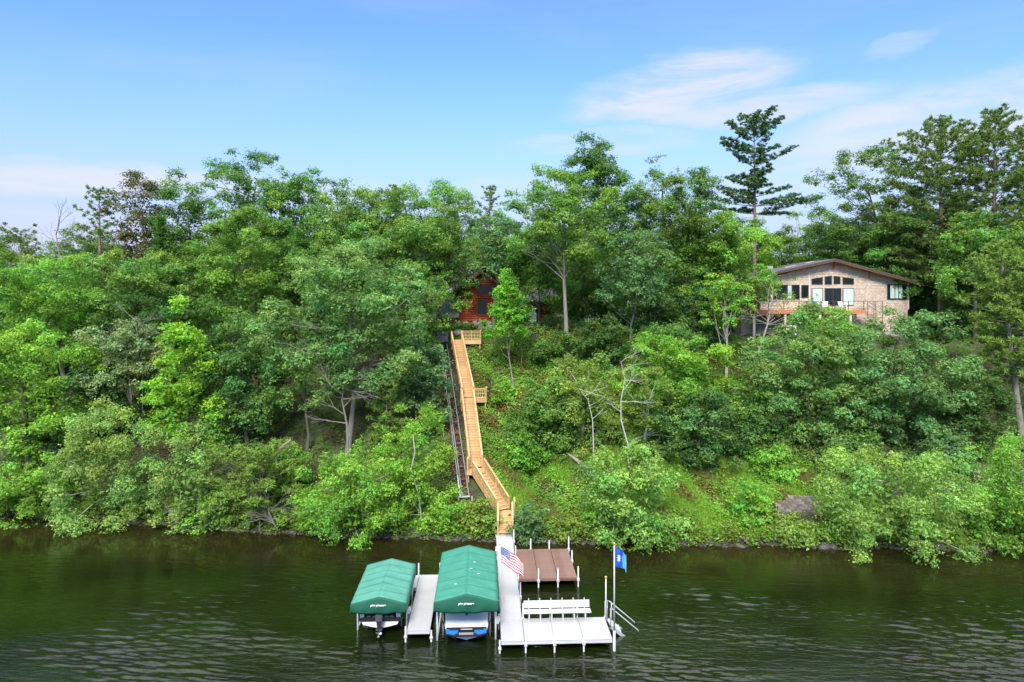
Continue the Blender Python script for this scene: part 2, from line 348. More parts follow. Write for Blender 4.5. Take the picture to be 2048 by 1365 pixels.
while x < 38: xs.append(x); x += rr.uniform(.22, .46) if x > -8 else rr.uniform(.5, .9)
for x in xs[:255]:
    s = rr.uniform(.13, .30) * (1.35 if x > 20 and rr.random() < .4 else 1)
    o = link('rock', rr.choice(rocks), None, bank); y = float(shore(x)) + rr.uniform(-.15, .5)
    o.location = (x, y - 51, float(gz(x, y)) + s * .12); o.rotation_euler = (rr.uniform(-.4, .4), rr.uniform(-.4, .4), rr.uniform(0, 6.3)); o.scale = (s * rr.uniform(1, 1.5), s, s * rr.uniform(.55, .9))
# more, smaller stones behind the first line: one mass
V = []; Fc = []
base = rock_mesh('rock_small', 91, 1); bv = np.array([v.co[:] for v in base.vertices]); bf = [tuple(p.vertices) for p in base.polygons]
for i in range(900):
    x = rr.uniform(-36, 40); y = float(shore(x)) + rr.uniform(-.05, .9); s = rr.uniform(.06, .17); a = rr.uniform(0, 6.3)
    q = bv * np.array([s * 1.3, s, s * .7]); q = np.stack([q[:, 0] * math.cos(a) - q[:, 1] * math.sin(a), q[:, 0] * math.sin(a) + q[:, 1] * math.cos(a), q[:, 2]], 1) + np.array([x, y, float(gz(x, y)) + s * .2])
    k = len(V); V += q.tolist(); Fc += [tuple(j + k for j in f) for f in bf]
pm = bpy.data.meshes.new('shore_pebbles'); pm.from_pydata(V, [], Fc); tag(link('shore_pebbles', pm, RIPRAP), kind='stuff')

# ================================================================== STAIRCASE
st = empty('wooden_staircase', (-.5, 50.8, .5), 0, 'long new pine staircase climbing the bank from the white dock to the red cabin', 'staircase')
SB = Vector((-.5, 50.8, .5))
def spart(name, mb, parent=st, mt=None):
    mb.v = [(p[0] - SB.x, p[1] - SB.y, p[2] - SB.z) for p in mb.v]; return mb.build(name, mt or WOOD, parent)
post_me = MB().box(-.055, .055, -.055, .055, 0, 1.15).mesh('rail_post')
bal_me = MB().box(-.02, .02, -.02, .02, 0, .86).mesh('baluster')
for me in (post_me, bal_me): me.materials.append(WOOD)
def put(name, me, loc, rz=0.0, sz=1.0):
    o = link(name, me, None, st); o.location = Vector(loc) - SB; o.rotation_euler = (0, 0, rz); o.scale = (1, 1, sz); return o
def flight(p0, p1, width, rails=(-1, 1), singles=False, lead=0.0):
    p0 = Vector(p0); p1 = Vector(p1); d = p1 - p0; run = Vector((d.x, d.y, 0)); L_ = run.length; f = run.normalized(); s = Vector((f.y, -f.x, 0)); ang = math.atan2(-f.x, f.y)
    nst = max(2, round(d.z / .185)); me = MB().box(-width / 2, width / 2, -.16, .145, -.045, 0).mesh('tread'); me.materials.append(WOOD)
    rm = MB().box(-width / 2 + .02, width / 2 - .02, .0, .02, -.17, 0).mesh('riser'); rm.materials.append(WOOD)
    for i in range(nst):
        c = p0 + run * ((i + .5) / nst) + Vector((0, 0, d.z * (i + .75) / nst)); put('tread', me, c, ang)
        if nst < 30: put('riser', rm, c + f * .125 + Vector((0, 0, .13)), ang)
    for sd in (-1, 1):
        off = s * (sd * (width / 2 + .025))
        mb = MB(); mb.bar(p0 + off - Vector((0, 0, .06)), p1 + off - Vector((0, 0, .06)), .05, .34); spart('stringer', mb)
        if sd in rails:
            off2 = s * (sd * (width / 2 + .06)); up = Vector((0, 0, .98))
            mb = MB(); mb.bar(p0 + off2 + up, p1 + off2 + up, .15, .05, (0, 0, 1)); spart('handrail', mb)
            mb = MB(); mb.bar(p0 + off2 + up * .88, p1 + off2 + up * .88, .04, .09); mb.bar(p0 + off2 + up * .17, p1 + off2 + up * .17, .04, .09); spart('rail_board', mb)
            npst = max(2, int(round(d.length / 2.2)) + 1)
            for i in range(npst): put('rail_post', post_me, p0 + d * (i / (npst - 1)) + off2 - Vector((0, 0, .12)), ang, 1.02)
            nb = int(L_ / .15)
            if singles:
                for i in range(1, nb): put('baluster', bal_me, p0 + d * (i / nb) + off2 + Vector((0, 0, .1)), ang, .95)
            else:
                mb = MB()
                for i in range(1, nb):
                    c = p0 + d * (i / nb) + off2; mb.bar(c + Vector((0, 0, .12)), c + Vector((0, 0, .92)), .038, .038, f)
                tag(spart('baluster', mb), kind='stuff')
def rail_line(a, b, singles=True, h=.98, nposts=None):
    a = Vector(a); b = Vector(b); d = b - a; f = d.normalized(); ang = math.atan2(-f.x, f.y); up = Vector((0, 0, h))
    mb = MB(); mb.bar(a + up, b + up, .15, .05); spart('handrail', mb)
    mb = MB(); mb.bar(a + up * .9, b + up * .9, .045, .09); mb.bar(a + up * .16, b + up * .16, .045, .09); spart('rail_board', mb)
    mb = MB(); mb.bar(a + up * .55, b + up * .55, .03, .05); spart('rail_board', mb)
    n_ = nposts or max(2, int(d.length / 1.8) + 1)
    for i in range(n_): put('rail_post', post_me, a + d * (i / (n_ - 1)) - Vector((0, 0, .1)), ang, 1.0)
    nb = int(d.length / .15)
    for i in range(1, nb): put('baluster', bal_me, a + d * (i / nb) + Vector((0, 0, .1)), ang, .95)
def deckpad(x0, x1, y0, y1, z, along='x', fascia=.30, legs=True):
    """a framed landing of single boards"""
    w = .14; p = y0 if along == 'x' else x0; e = y1 if along == 'x' else x1
    n_ = max(1, int(round((e - p) / w))); w = (e - p) / n_
    if along == 'x': me = MB().box(0, x1 - x0, .004, w - .004, -.04, 0).mesh('deck_board')
    else: me = MB().box(.004, w - .004, 0, y1 - y0, -.04, 0).mesh('deck_board')
    me.materials.append(WOOD)
    for i in range(n_): put('deck_board', me, (x0, y0 + i * w, z) if along == 'x' else (x0 + i * w, y0, z))
    mb = MB(); mb.box(x0, x1, y0 - .04, y0 - .001, z - fascia, z + .012); mb.box(x0, x1, y1 + .001, y1 + .04, z - fascia, z + .012)
    mb.box(x0 - .04, x0 - .001, y0 - .04, y1 + .04, z - fascia, z + .012); mb.box(x1 + .001, x1 + .04, y0 - .04, y1 + .04, z - fascia, z + .012); spart('landing_frame', mb)
    if legs:
        for (x, y) in ((x0 + .1, y0 + .1), (x1 - .1, y0 + .1), (x0 + .1, y1 - .1), (x1 - .1, y1 - .1)):
            g = float(gz(x, y)) - .4
            if g < z - .3: mb = MB(); mb.box(x - .05, x + .05, y - .05, y + .05, g, z - .05); spart('support_post', mb)
WD = .98
A0 = Vector((-.50, 50.75, .58)); A1 = Vector((-.52, 52.35, 1.50))
C1 = Vector((-3.02, 56.35, 3.78)); D0 = Vector((-4.2, 64.55, 8.45)); D1 = Vector((-4.22, 65.65, 8.45)); T1 = Vector((-5.98, 73.6, 13.38))
flight(A0, A1, .98, (-1, 1))
deckpad(-1.12, .22, 52.4, 53.55, 1.5)                                   # foot landing
rail_line((.19, 52.5, 1.5), (.19, 53.5, 1.5), nposts=2)
flight(Vector((-.72, 53.45, 1.5)), Vector((-2.78, 56.45, 3.78)), 1.02, (-1, 1), singles=True)
deckpad(-3.72, -2.35, 56.45, 57.5, 3.78)                                # the turn
rail_line((-3.68, 56.5, 3.78), (-3.68, 57.4, 3.78), nposts=2)
flight(Vector((-3.04, 57.5, 3.82)), D0, WD)
deckpad(-4.86, -3.62, 64.6, 65.7, 8.45)                                 # mid landing
deckpad(-3.56, -2.42, 64.55, 65.75, 8.52, fascia=.34)
rail_line((-3.5, 64.6, 8.5), (-2.46, 64.6, 8.5), nposts=2); rail_line((-2.46, 64.68, 8.5), (-2.46, 65.7, 8.5), nposts=2); rail_line((-4.83, 64.6, 8.45), (-4.83, 65.6, 8.45), nposts=2)
flight(D1, T1, WD)
deckpad(-6.55, -5.42, 73.65, 75.0, 13.4)
deckpad(-5.36, -3.35, 73.2, 75.0, 13.46, fascia=.42)
rail_line((-5.3, 73.25, 13.46), (-3.4, 73.25, 13.46), nposts=3); rail_line((-3.4, 73.35, 13.46), (-3.4, 74.9, 13.46), nposts=2)

# ------------------------------------------------------------------ hillside tram
tr = empty('tram_track', (-5.2, 64, 7.4), 0, 'two weathered steel rails running up the bank beside the wooden staircase', 'tram track'); TB = Vector((-5.2, 64, 7.4))
ra0, ra1 = Vector((-3.45, 54.7, 2.25)), Vector((-6.95, 73.0, 13.0))
dl = (ra1 - ra0); sd = Vector((1, .19, 0)).normalized()
for off in (-.70, -.54, 0.0):
    mb = MB(); mb.bar(ra0 + sd * off - TB, ra1 + sd * off - TB, .07, .09); mb.build('rail', STEEL, tr)
sl = MB().box(-.42, .42, -.045, .045, -.05, .03).mesh('cross_tie'); sl.materials.append(TIE)
for i in range(12):
    o = link('cross_tie', sl, None, tr); o.location = ra0 + dl * ((i + .4) / 15) + sd * (-.35) - TB - Vector((0, 0, .09)); o.rotation_euler = (R(30), 0, R(11))
mb = MB(); e0 = ra0 - TB; mb.bar(e0 + sd * (-.80), e0 + sd * .08, .09, .10); mb.bar(e0 + sd * (-.70), e0 + sd * (-.70) + dl * .11, .09, .10)
mb.tube([e0 + sd * (.25), e0 + sd * .25 + Vector((0, 0, -1.6))], .035); mb.tube([e0 + sd * (-.85), e0 + sd * (-.85) + Vector((0, 0, -1.3))], .035); mb.build('end_stop', WHITE, tr)
ct = empty('tram_cart', (-7.5, 73.6, 13.0), R(10), 'dark metal tram cart parked at the head of the rails beside the stair top', 'tram cart')
MB().box(-.72, .62, -.6, .7, .30, .40).build('cart_floor', DARKGREY, ct)
mb = MB()
for x in (-.68, .58):
    for y in (-.56, .66): mb.box(x - .03, x + .03, y - .03, y + .03, .4, 1.42)
for y in (-.56, .66): mb.bar((-.7, y, 1.40), (.6, y, 1.40), .06, .06); mb.bar((-.7, y, .95), (.6, y, .95), .04, .04)
for x in (-.68, .58): mb.bar((x, -.56, 1.40), (x, .66, 1.40), .06, .06); mb.bar((x, -.56, .95), (x, .66, .95), .04, .04)
mb.build('cart_rail', BLACK, ct)
pk = MB().box(-.035, .035, -.015, .015, 0, 1.0).mesh('picket'); pk.materials.append(DARKGREY)
for i in range(9):
    o = link('picket', pk, None, ct); o.location = (-.58 + i * .135, -.60, .4)
MB().box(-.6, .5, .1, .6, .4, .85).build('cart_seat', GREYTRIM, ct)
mb = MB(); mb.bar((-.45, -.5, .3), (-.45, .3, -.6), .07, .07); mb.bar((.4, -.5, .3), (.4, .3, -.6), .07, .07); mb.bar((-.45, -.45, .28), (-.45, -.45, -.9), .07, .07); mb.bar((.4, -.45, .28), (.4, -.45, -.9), .07, .07); mb.box(-.25, .15, -.35, .1, -.45, .1); mb.build('cart_frame', BLACK, ct)
MB().box(-1.2, -.8, -.5, -.2, -.5, .15).build('control_box', WHITE, ct)

# lamp on the slope
lp = at(979, 797, 66.6); lo = empty('garden_lamp', (lp.x, 66.6, float(gz(lp.x, 66.6))), 0, 'short black lamp post on the slope right of the mid landing', 'lamp')
MB().tube([(0, 0, -.1), (0, 0, 1.35)], .045, 8).build('post', BLACK, lo)
MB().tube([(0, 0, 1.35), (0, 0, 1.40), (0, 0, 1.62), (0, 0, 1.66), (0, 0, 1.76)], [.05, .09, .11, .15, .02], 8).build('lantern', BLACK, lo)

# ================================================================== DOCKS (shared direction)
TH = R(2.3); DO = Vector((-.57, 35.2, 0))
def dk(u, v, z=0.0): return Vector((DO.x + u * math.cos(TH) - v * math.sin(TH), DO.y + u * math.sin(TH) + v * math.cos(TH), z))
def dthing(name, u, v, label, cat, group=None): return empty(name, dk(u, v, 0), TH, label, cat, group)
def dock_surface(name, base, step, axis):
    m = mat(name, base, .5, .05, 1.2, .05, obvar=.04)
    n = m.node_tree.nodes; l = m.node_tree.links; p = n['Principled BSDF']
    tc = n.new('ShaderNodeTexCoord'); w = n.new('ShaderNodeTexWave'); w.bands_direction = axis; w.inputs['Scale'].default_value = .314 / step; l.new(tc.outputs['Object'], w.inputs[0])
    r = n.new('ShaderNodeMapRange'); r.inputs[1].default_value = 0; r.inputs[2].default_value = .06; l.new(w.outputs[1], r.inputs[0])
    b = n.new('ShaderNodeBump'); b.inputs['Strength'].default_value = .8; b.inputs['Distance'].default_value = .012; l.new(r.outputs[0], b.inputs['Height']); l.new(b.outputs[0], p.inputs['Normal']); return m
DOCKW = dock_surface('white_dock_decking', (.365, .365, .372), .15, 'Y')
DOCKX = dock_surface('white_dock_decking_across', (.375, .375, .382), .15, 'Y')
def panel(parent, u0, u1, v0, v1, z=.60, m=None, tilt=0.0):
    g = .008; mb = MB(); mb.box(u0 + g, u1 - g, v0 + g, v1 - g, z - .045, z); o = mb.build('deck_panel', m or DOCKW, parent, .006)
    mb = MB(); mb.box(u0 + .02, u1 - .02, v0 + .002, v0 + .05, z - .19, z - .047); mb.box(u0 + .02, u1 - .02, v1 - .07, v1 - .02, z - .17, z - .047)
    mb.box(u0 + .02, u0 + .07, v0 + .07, v1 - .07, z - .17, z - .047); mb.box(u1 - .07, u1 - .02, v0 + .07, v1 - .07, z - .17, z - .047); mb.build('panel_frame', WHITE if m is not REDDECK else BROWNTRIM, parent)
def post_mesh(top, r=.045):
    mb = MB(); mb.tube([(0, 0, -2.6), (0, 0, top)], r, 10); mb.tube([(0, 0, top), (0, 0, top + .02)], r * 1.12, 10); mb.box(-.08, .08, -.08, .08, .38, .56); me = mb.mesh('dock_post'); me.materials.append(WHITE); return me
PM = post_mesh(1.32); PMS = post_mesh(1.05)
def posts(parent, lst, me=PM, name='dock_post'):
    for q in lst:
        o = link(name, me, None, parent); o.location = (q[0], q[1], 0)
        if len(q) > 2: o.scale = (1, 1, q[2])
dock = dthing('walkway_dock', 0, 0, 'long white walkway dock from the stair foot with a wide end section', 'dock')
vs = [0, 2.42, 5.4, 8.45, 11.5, 14.4]
for a, b in zip(vs[:-1], vs[1:]): panel(dock, 0, 1.22, a, b)
panel(dock, 0, 1.22, 14.4, 15.25); 
mb = MB(); mb.box(-.04, 1.26, 15.25, 15.65, .50, .585); mb.build('ramp_plate', GREYTRIM, dock)
for a, b in zip([1.23, 2.77, 4.29], [2.77, 4.29, 5.80]): panel(dock, a, b, 0, 2.42, .60, DOCKX)
posts(dock, [(-.06, -.02, .5), (-.06, 2.5, .62), (-.06, 5.4, .5), (-.06, 8.4, .6), (-.06, 11.5, .9), (1.28, 2.48, 1.05), (1.28, 5.3, 1), (1.28, 14.4, 1), (1.28, -.02, .92), (2.77, -.03, .94), (4.29, -.03, .95), (5.86, 2.45, 1.1), (1.28, 8.0, .9), (2.77, 2.46, .9), (4.29, 2.46, .9), (1.28, 11.6, .9)])
# white bench on the end section
bn = dthing('dock_bench', 3.15, 2.3, 'long white slatted bench standing at the back of the wide dock end', 'bench')
for y, z in ((-.27, 1.06), (-.02, 1.06)): MB().box(-1.86, 1.86, y, y + .24, z - .04, z).build('seat_board', WHITE, bn, .006)
for i, z in enumerate((1.11, 1.30)):
    mb = MB(); Mx = Matrix.Translation((0, .24 + .05 * i, z)) @ Matrix.Rotation(R(-14), 4, 'X'); mb.box(-1.83, 1.83, -.02, .02, -.0, .187, Mx); mb.build('backrest_board', WHITE, bn, .006)
lm = MB(); lm.box(-.03, .03, -.16, -.10, -1.0 + .30 + .3, .0); lm = MB()
lm.box(-.03, .03, -.22, -.16, .60, 1.015); lm.bar((0, -.2, .99), (0, .22, .99), .05, .05); lm.bar((0, .18, .66), (0, .36, 1.60), .05, .05); lm.bar((0, -.2, .64), (0, .25, .64), .05, .05)
lme = lm.mesh('bench_leg'); lme.materials.append(ALU)
for i in range(6): o = link('bench_leg', lme, None, bn); o.location.x = -1.55 + i * .62

# finger dock between the lifts
fd = dthing('finger_dock', -4.35, 1.3, 'narrow white finger dock between the two covered boat lifts', 'dock')
def shift(parent, fn):  # dock-local coordinates relative to the thing's own base
    pass
def panel_at(parent, ou, ov, u0, u1, v0, v1, z=.6, m=None): panel(parent, u0 - ou, u1 - ou, v0 - ov, v1 - ov, z, m)
for a, b in ((1.3, 3.7), (3.7, 6.1), (6.1, 8.5)): panel_at(fd, -4.35, 1.3, -4.98, -3.74, a, b)
panel_at(fd, -4.35, 1.3, -5.5, -4.99, 6.6, 8.45)
posts(fd, [(-4.98 - .06 + 4.35, 0, .62), (-3.68 + 4.35, 0, .45), (-5.04 + 4.35, 7.2, 1.0), (-3.68 + 4.35, 7.2, 1.0), (-3.68 + 4.35, 3.6, .8), (-5.56 + 4.35, 5.3, .5), (-5.04 + 4.35, 2.4, .6)])
# red swim platform
rd = dthing('swim_platform', 3.15, 10.2, 'reddish brown three panel swim platform beside the white walkway', 'platform')
brd = {}
for i, (a, b) in enumerate(((1.33, 2.55), (2.56, 3.78), (3.79, 5.01))):
    w = (12.65 - 7.8) / 34
    me = MB().box(a - 3.15 + .012, b - 3.15 - .012, .003, w - .003, .52, .56).mesh('deck_board'); me.materials.append(REDDECK)
    for k in range(34):
        o = link('deck_board', me, None, rd); o.location = (0, 7.8 - 10.2 + k * w, 0)
    mb = MB(); mb.box(a - 3.15 + .01, b - 3.15 - .01, 7.76 - 10.2, 7.797 - 10.2, .38, .563); mb.box(a - 3.15 + .01, a - 3.15 + .05, 7.8 - 10.2, 12.65 - 10.2, .36, .517); mb.box(b - 3.15 - .05, b - 3.15 - .01, 7.8 - 10.2, 12.65 - 10.2, .36, .517); mb.build('panel_frame', REDDECK, rd)
posts(rd, [(2.55 - 3.15, -2.5, .9), (3.78 - 3.15, -2.5, .9), (5.07 - 3.15, -2.45, .95), (2.4 - 3.15, 2.52, .95), (3.7 - 3.15, 2.52, .85), (5.07 - 3.15, 2.45, 1.05), (5.07 - 3.15, 0.6, .85)])

# steps with handrails at the dock's end
lad = dthing('water_steps', 5.9, 1.9, 'aluminium steps with two long handrails going down into the lake', 'steps')
mb = MB()
for y in (-.42, .42): mb.bar((.05, y, .52), (1.75, y, -.75), .05, .16)
mb.build('stringer', ALU, lad)
tm = MB().box(-.13, .13, -.41, .41, -.02, .02).mesh('step'); tm.materials.append(ALU)
for i in range(5): o = link('step', tm, None, lad); o.location = (.2 + i * .33, 0, .44 - i * .247)
for y in (-.47, .47):
    mb = MB(); mb.tube([(.05, y, .5), (.05, y, 1.55), (.18, y, 1.48), (1.55, y, .32), (1.58, y, .24)], .028, 8); mb.tube([(.28, y, 1.38), (.28, y, .3)], .024, 6); mb.build('handrail', ALU, lad)
gp = dthing('ball_topped_pole', 5.86, 2.32, 'white pole with a gold ball beside the water steps and the bench', 'pole')
MB().tube([(0, 0, .0), (0, 0, 2.78)], .04, 10).build('pole', WHITE, gp); MB().ball((0, 0, 2.84), .075).build('finial', GOLD, gp)

# ------------------------------------------------------------------ flags
def flag_mesh(w, h, droop, wav, nu=36, nv=24, furl=0.0, seed=0):
    v = []; f = []; uv = []
    for j in range(nv + 1):
        for i in range(nu + 1):
            a = i / nu; b = j / nv
            x = a * w * (1 - .10 * a) * (1 - furl * a); z = (b - 1) * h * (1 - .25 * a * furl) - droop * (a ** 1.15) * w + .05 * math.sin(a * 7 + b * 2.2 + seed) * a
            y = wav * math.sin(a * 8.5 + b * 1.8 + seed) * (a ** .6) + wav * .5 * math.sin(a * 15 - b * 3 + seed)
            v.append((x, y, z)); uv.append((a, b))
    for j in range(nv):
        for i in range(nu): k = j * (nu + 1) + i; f.append((k, k + 1, k + nu + 2, k + nu + 1))
    me = bpy.data.meshes.new('cloth'); me.from_pydata(v, [], f); u = me.uv_layers.new(name='UVMap')
    for lp_ in me.loops: u.data[lp_.index].uv = uv[lp_.vertex_index]
    me.polygons.foreach_set('use_smooth', [True] * len(f)); me.update(); return me
def nodes(m):
    m.use_nodes = True; return m.node_tree.nodes, m.node_tree.links, m.node_tree.nodes['Principled BSDF']
def mk(n, l):
    def mth(op, a, b=0.0, c=None):
        q = n.new('ShaderNodeMath'); q.operation = op
        for i, v in enumerate((a, b, c)):
            if v is None: continue
            if isinstance(v, (int, float)): q.inputs[i].default_value = v
            else: l.new(v, q.inputs[i])
        return q.outputs[0]
    def mix(fac, a, b):
        q = n.new('ShaderNodeMix'); q.data_type = 'RGBA'
        if isinstance(fac, (int, float)): q.inputs[0].default_value = fac
        else: l.new(fac, q.inputs[0])
        for s_, v in ((6, a), (7, b)):
            if isinstance(v, tuple): q.inputs[s_].default_value = (*v, 1)
            else: l.new(v, q.inputs[s_])
        return q.outputs[2]
    return mth, mix
usm = bpy.data.materials.new('us_flag_cloth'); n, l, p = nodes(usm); mth, mix = mk(n, l); p.inputs['Roughness'].default_value = .8
uvn = n.new('ShaderNodeTexCoord'); sp = n.new('ShaderNodeSeparateXYZ'); l.new(uvn.outputs['UV'], sp.inputs[0]); U, Vv = sp.outputs[0], sp.outputs[1]
stripe = mth('LESS_THAN', mth('MODULO', mth('MULTIPLY', mth('SUBTRACT', 1.0, Vv), 13.0), 2.0), 1.0)
base = mix(stripe, (.78, .76, .76), (.55, .03, .05))
def stars(ox, oy):
    gx_ = mth('SUBTRACT', mth('FRACT', mth('ADD', mth('MULTIPLY', U, 6 / .4), ox)), .5); gy_ = mth('SUBTRACT', mth('FRACT', mth('ADD', mth('MULTIPLY', mth('SUBTRACT', Vv, 6 / 13), 5 / (7 / 13)), oy)), .5)
    an = mth('ARCTAN2', gx_, gy_); rad_ = mth('SQRT', mth('ADD', mth('MULTIPLY', gx_, gx_), mth('MULTIPLY', gy_, gy_)))
    lim = mth('ADD', .17, mth('MULTIPLY', .09, mth('COSINE', mth('MULTIPLY', an, 5.0)))); return mth('LESS_THAN', rad_, lim)
st_ = mth('MAXIMUM', stars(0, 0), stars(.5, .5))
canton = mth('MULTIPLY', mth('LESS_THAN', U, .4), mth('GREATER_THAN', Vv, 6 / 13))
col_ = mix(canton, base, mix(st_, (.03, .045, .20), (.8, .8, .82))); l.new(col_, p.inputs['Base Color'])
mnm = bpy.data.materials.new('blue_flag_cloth'); n, l, p = nodes(mnm); mth, mix = mk(n, l); p.inputs['Roughness'].default_value = .7
uvn = n.new('ShaderNodeTexCoord'); sp = n.new('ShaderNodeSeparateXYZ'); l.new(uvn.outputs['UV'], sp.inputs[0]); U, Vv = sp.outputs[0], sp.outputs[1]
edge = mth('SUBTRACT', U, mth('ADD', .46, mth('MULTIPLY', mth('ABSOLUTE', mth('SUBTRACT', Vv, .5)), .22)))
base = mix(mth('GREATER_THAN', edge, 0.0), (.012, .07, .42), (.10, .45, .68))
dx_ = mth('MULTIPLY', mth('SUBTRACT', U, .24), 1.5); dy_ = mth('SUBTRACT', Vv, .5); an = mth('ARCTAN2', dx_, dy_); rad_ = mth('SQRT', mth('ADD', mth('MULTIPLY', dx_, dx_), mth('MULTIPLY', dy_, dy_)))
star8 = mth('LESS_THAN', rad_, mth('ADD', .14, mth('MULTIPLY', .075, mth('COSINE', mth('MULTIPLY', an, 8.0)))))
l.new(mix(star8, base, (.85, .86, .88)), p.inputs['Base Color'])
fp = dthing('white_flagpole', .03, 3.1, 'thin white flagpole on the walkway edge beside the larger green canopy', 'flagpole')
MB().tube([(0, 0, .3), (0, 0, 4.42)], [.028, .02], 8).build('pole', WHITE, fp); MB().ball((0, 0, 4.45), .045).build('finial', GOLD, fp)
fl = link('american_flag', flag_mesh(1.42, .92, .60, .07, seed=1), usm); fl.location = dk(.06, 3.1, 4.36); fl.rotation_euler = (0, 0, R(-6)); tag(fl, 'red, white and blue striped flag with stars flying above the walkway', 'flag')
fp2 = dthing('tall_flagpole', 5.88, -.02, 'tall white flagpole with a gold ball at the dock corner', 'flagpole')
MB().tube([(0, 0, -2.4), (0, 0, 1.05)], .065, 10).build('base_tube', WHITE, fp2); MB().tube([(0, 0, 1.05), (0, 0, 5.50)], [.045, .035], 10).build('pole', WHITE, fp2); MB().ball((0, 0, 5.56), .075).build('finial', GOLD, fp2)
fl2 = link('blue_star_flag', flag_mesh(.92, .95, .38, .09, seed=3, furl=.32), mnm); fl2.location = dk(5.93, -.02, 5.36); fl2.rotation_euler = (0, 0, R(-10)); tag(fl2, 'dark and light blue flag with a white star on the tall corner pole', 'flag')

# ------------------------------------------------------------------ boat lifts with canopies
def lettering(txt, size, mt, parent, loc, rot, name='lettering'):
    cu = bpy.data.curves.new(name, 'FONT'); cu.body = txt; cu.size = size; cu.align_x = 'CENTER'; cu.align_y = 'CENTER'; cu.extrude = .004; cu.offset = .006; cu.shear = .25
    tmp = bpy.data.objects.new(name, cu); C.objects.link(tmp); dg = bpy.context.evaluated_depsgraph_get(); me = bpy.data.meshes.new_from_object(tmp.evaluated_get(dg)); bpy.data.objects.remove(tmp); me.materials.clear(); me.materials.append(mt); o = bpy.data.objects.new(name, me); C.objects.link(o); o.parent = parent; o.location = loc; o.rotation_euler = rot; return o
LETTER = mat('white_lettering', (.8, .8, .8), .6, .02, 2)
SEAM = mat('canvas_seam', (.026, .178, .122), .8, .1, 3)
def lift(u0, u1, v0, v1, ze, rise, val, pv0, label, mt, drop=.55):
    uc = (u0 + u1) / 2; hw = (u1 - u0) / 2; t = dthing('boat_lift', uc, v0, label, 'boat lift', 'covered boat lifts beside the finger dock'); Ln = v1 - v0
    # cover: ridge with soft sag between the hoops, hanging skirts with a wavy hem
    nu, nv = 16, 26; v = []; f = []; rnd = random.Random(int(u0 * 10))
    for j in range(nv + 1):
        b = j / nv; y = b * Ln; sag = .018 * abs(math.sin(b * math.pi * 6))
        prof = [(-hw - .03, ze - drop + .025 * math.sin(b * 19)), (-hw - .035, ze - drop * .5), (-hw - .01, ze - .06)]
        for i in range(nu + 1):
            a = i / nu * 2 - 1; prof.append((a * hw, ze + rise * (1 - abs(a)) - sag * (1 - a * a) * 1.3 + .012 * math.sin(y * 5 + a * 4)))
        prof += [(hw + .01, ze - .06), (hw + .035, ze - drop * .5), (hw + .03, ze - drop + .025 * math.sin(b * 17 + 1))]
        v += [(x, y, z) for x, z in prof]
    m_ = nu + 7; mb = MB()
    for a_, b_ in ((0, 2), (2, 3 + nu // 2), (3 + nu // 2, 3 + nu), (3 + nu, m_ - 1)):   # crisp folds at the eaves and the ridge
        w_ = b_ - a_ + 1; sv = [v[j * m_ + i] for j in range(nv + 1) for i in range(a_, b_ + 1)]; mb.add(sv, [(j * w_ + i, j * w_ + i + 1, (j + 1) * w_ + i + 1, (j + 1) * w_ + i) for j in range(nv) for i in range(w_ - 1)], True)
    cov = mb.build('canopy_cover', mt, t)
    so = cov.modifiers.new('thick', 'SOLIDIFY'); so.thickness = .012
    for k in range(1, 6):
        yy = Ln * k / 6; rows = [[], []]
        for i in range(nu + 1):
            a = i / nu * 2 - 1
            for q, dy in ((0, -.016), (1, .016)): rows[q].append((a * hw, yy + dy, ze + rise * (1 - abs(a)) + .014 + .012 * math.sin((yy + dy) * 5 + a * 4)))
        sm = MB(); n_ = nu + 1; sm.add(rows[0] + rows[1], [(i, i + 1, i + 1 + n_, i + n_) for i in range(nu)], True); sm.build('seam', SEAM, cov)
    if hw > 1.5:
        for (x_, f_) in ((.12, .47), (.55, .40), (.30, .62), (-.7, .22)):
            z_ = ze + rise * (1 - abs(x_) / hw) + .03; sm = MB(); sm.add([(x_, f_ * Ln, z_), (x_ + .13, f_ * Ln - .02, z_), (x_ + .16, f_ * Ln + .03, z_), (x_ + .03, f_ * Ln + .045, z_)], [(0, 1, 2, 3)]); sm.build('bird_dropping', LETTER, cov)
    for (yy, nm, sgn) in ((-.012, 'front_flap', -1), (Ln + .012, 'rear_flap', 1)):
        v = []; f = []; nn = 24; mm = 8
        for i in range(nn + 1):
            a = i / nn * 2 - 1; top = ze + rise * (1 - abs(a)) - .01; bot = ze - val * (.78 + .16 * (1 - a * a)) - .02 * math.sin(a * 9)
            for k in range(mm + 1):
                b = k / mm; v.append((a * (hw + .02), yy + sgn * (.05 * math.sin(b * 3.0) + .018 * math.sin(a * 11 + b * 4) * b), top + (bot - top) * b))
        for i in range(nn):
            for k in range(mm): q = i * (mm + 1) + k; f.append((q, q + 1, q + mm + 2, q + mm + 1))
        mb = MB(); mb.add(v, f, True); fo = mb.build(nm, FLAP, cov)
        so = fo.modifiers.new('thick', 'SOLIDIFY'); so.thickness = .01
        if sgn < 0: lettering('pier pleasure', .155, LETTER, cov, (0.0, yy - .10, ze - .07), (R(90), 0, 0))
    y0 = pv0 - v0; y1 = Ln - .9
    pm_ = MB().tube([(0, 0, -2.4), (0, 0, ze - .02)], .05, 8).mesh('lift_post'); pm_.materials.append(ALU)
    for x in (-hw + .12, hw - .12):
        for y in (y0, y1): o = link('lift_post', pm_, None, t); o.location = (x, y, 0)
    mb = MB()
    for x in (-hw + .12, hw - .12): mb.bar((x, -.0 + .05, ze - .06), (x, Ln - .05, ze - .06), .06, .06); mb.bar((x, y0, .02), (x, y1, .02), .08, .12)
    for y in (y0, y1): mb.bar((-hw + .12, y, -.45), (hw - .12, y, -.45), .09, .14)
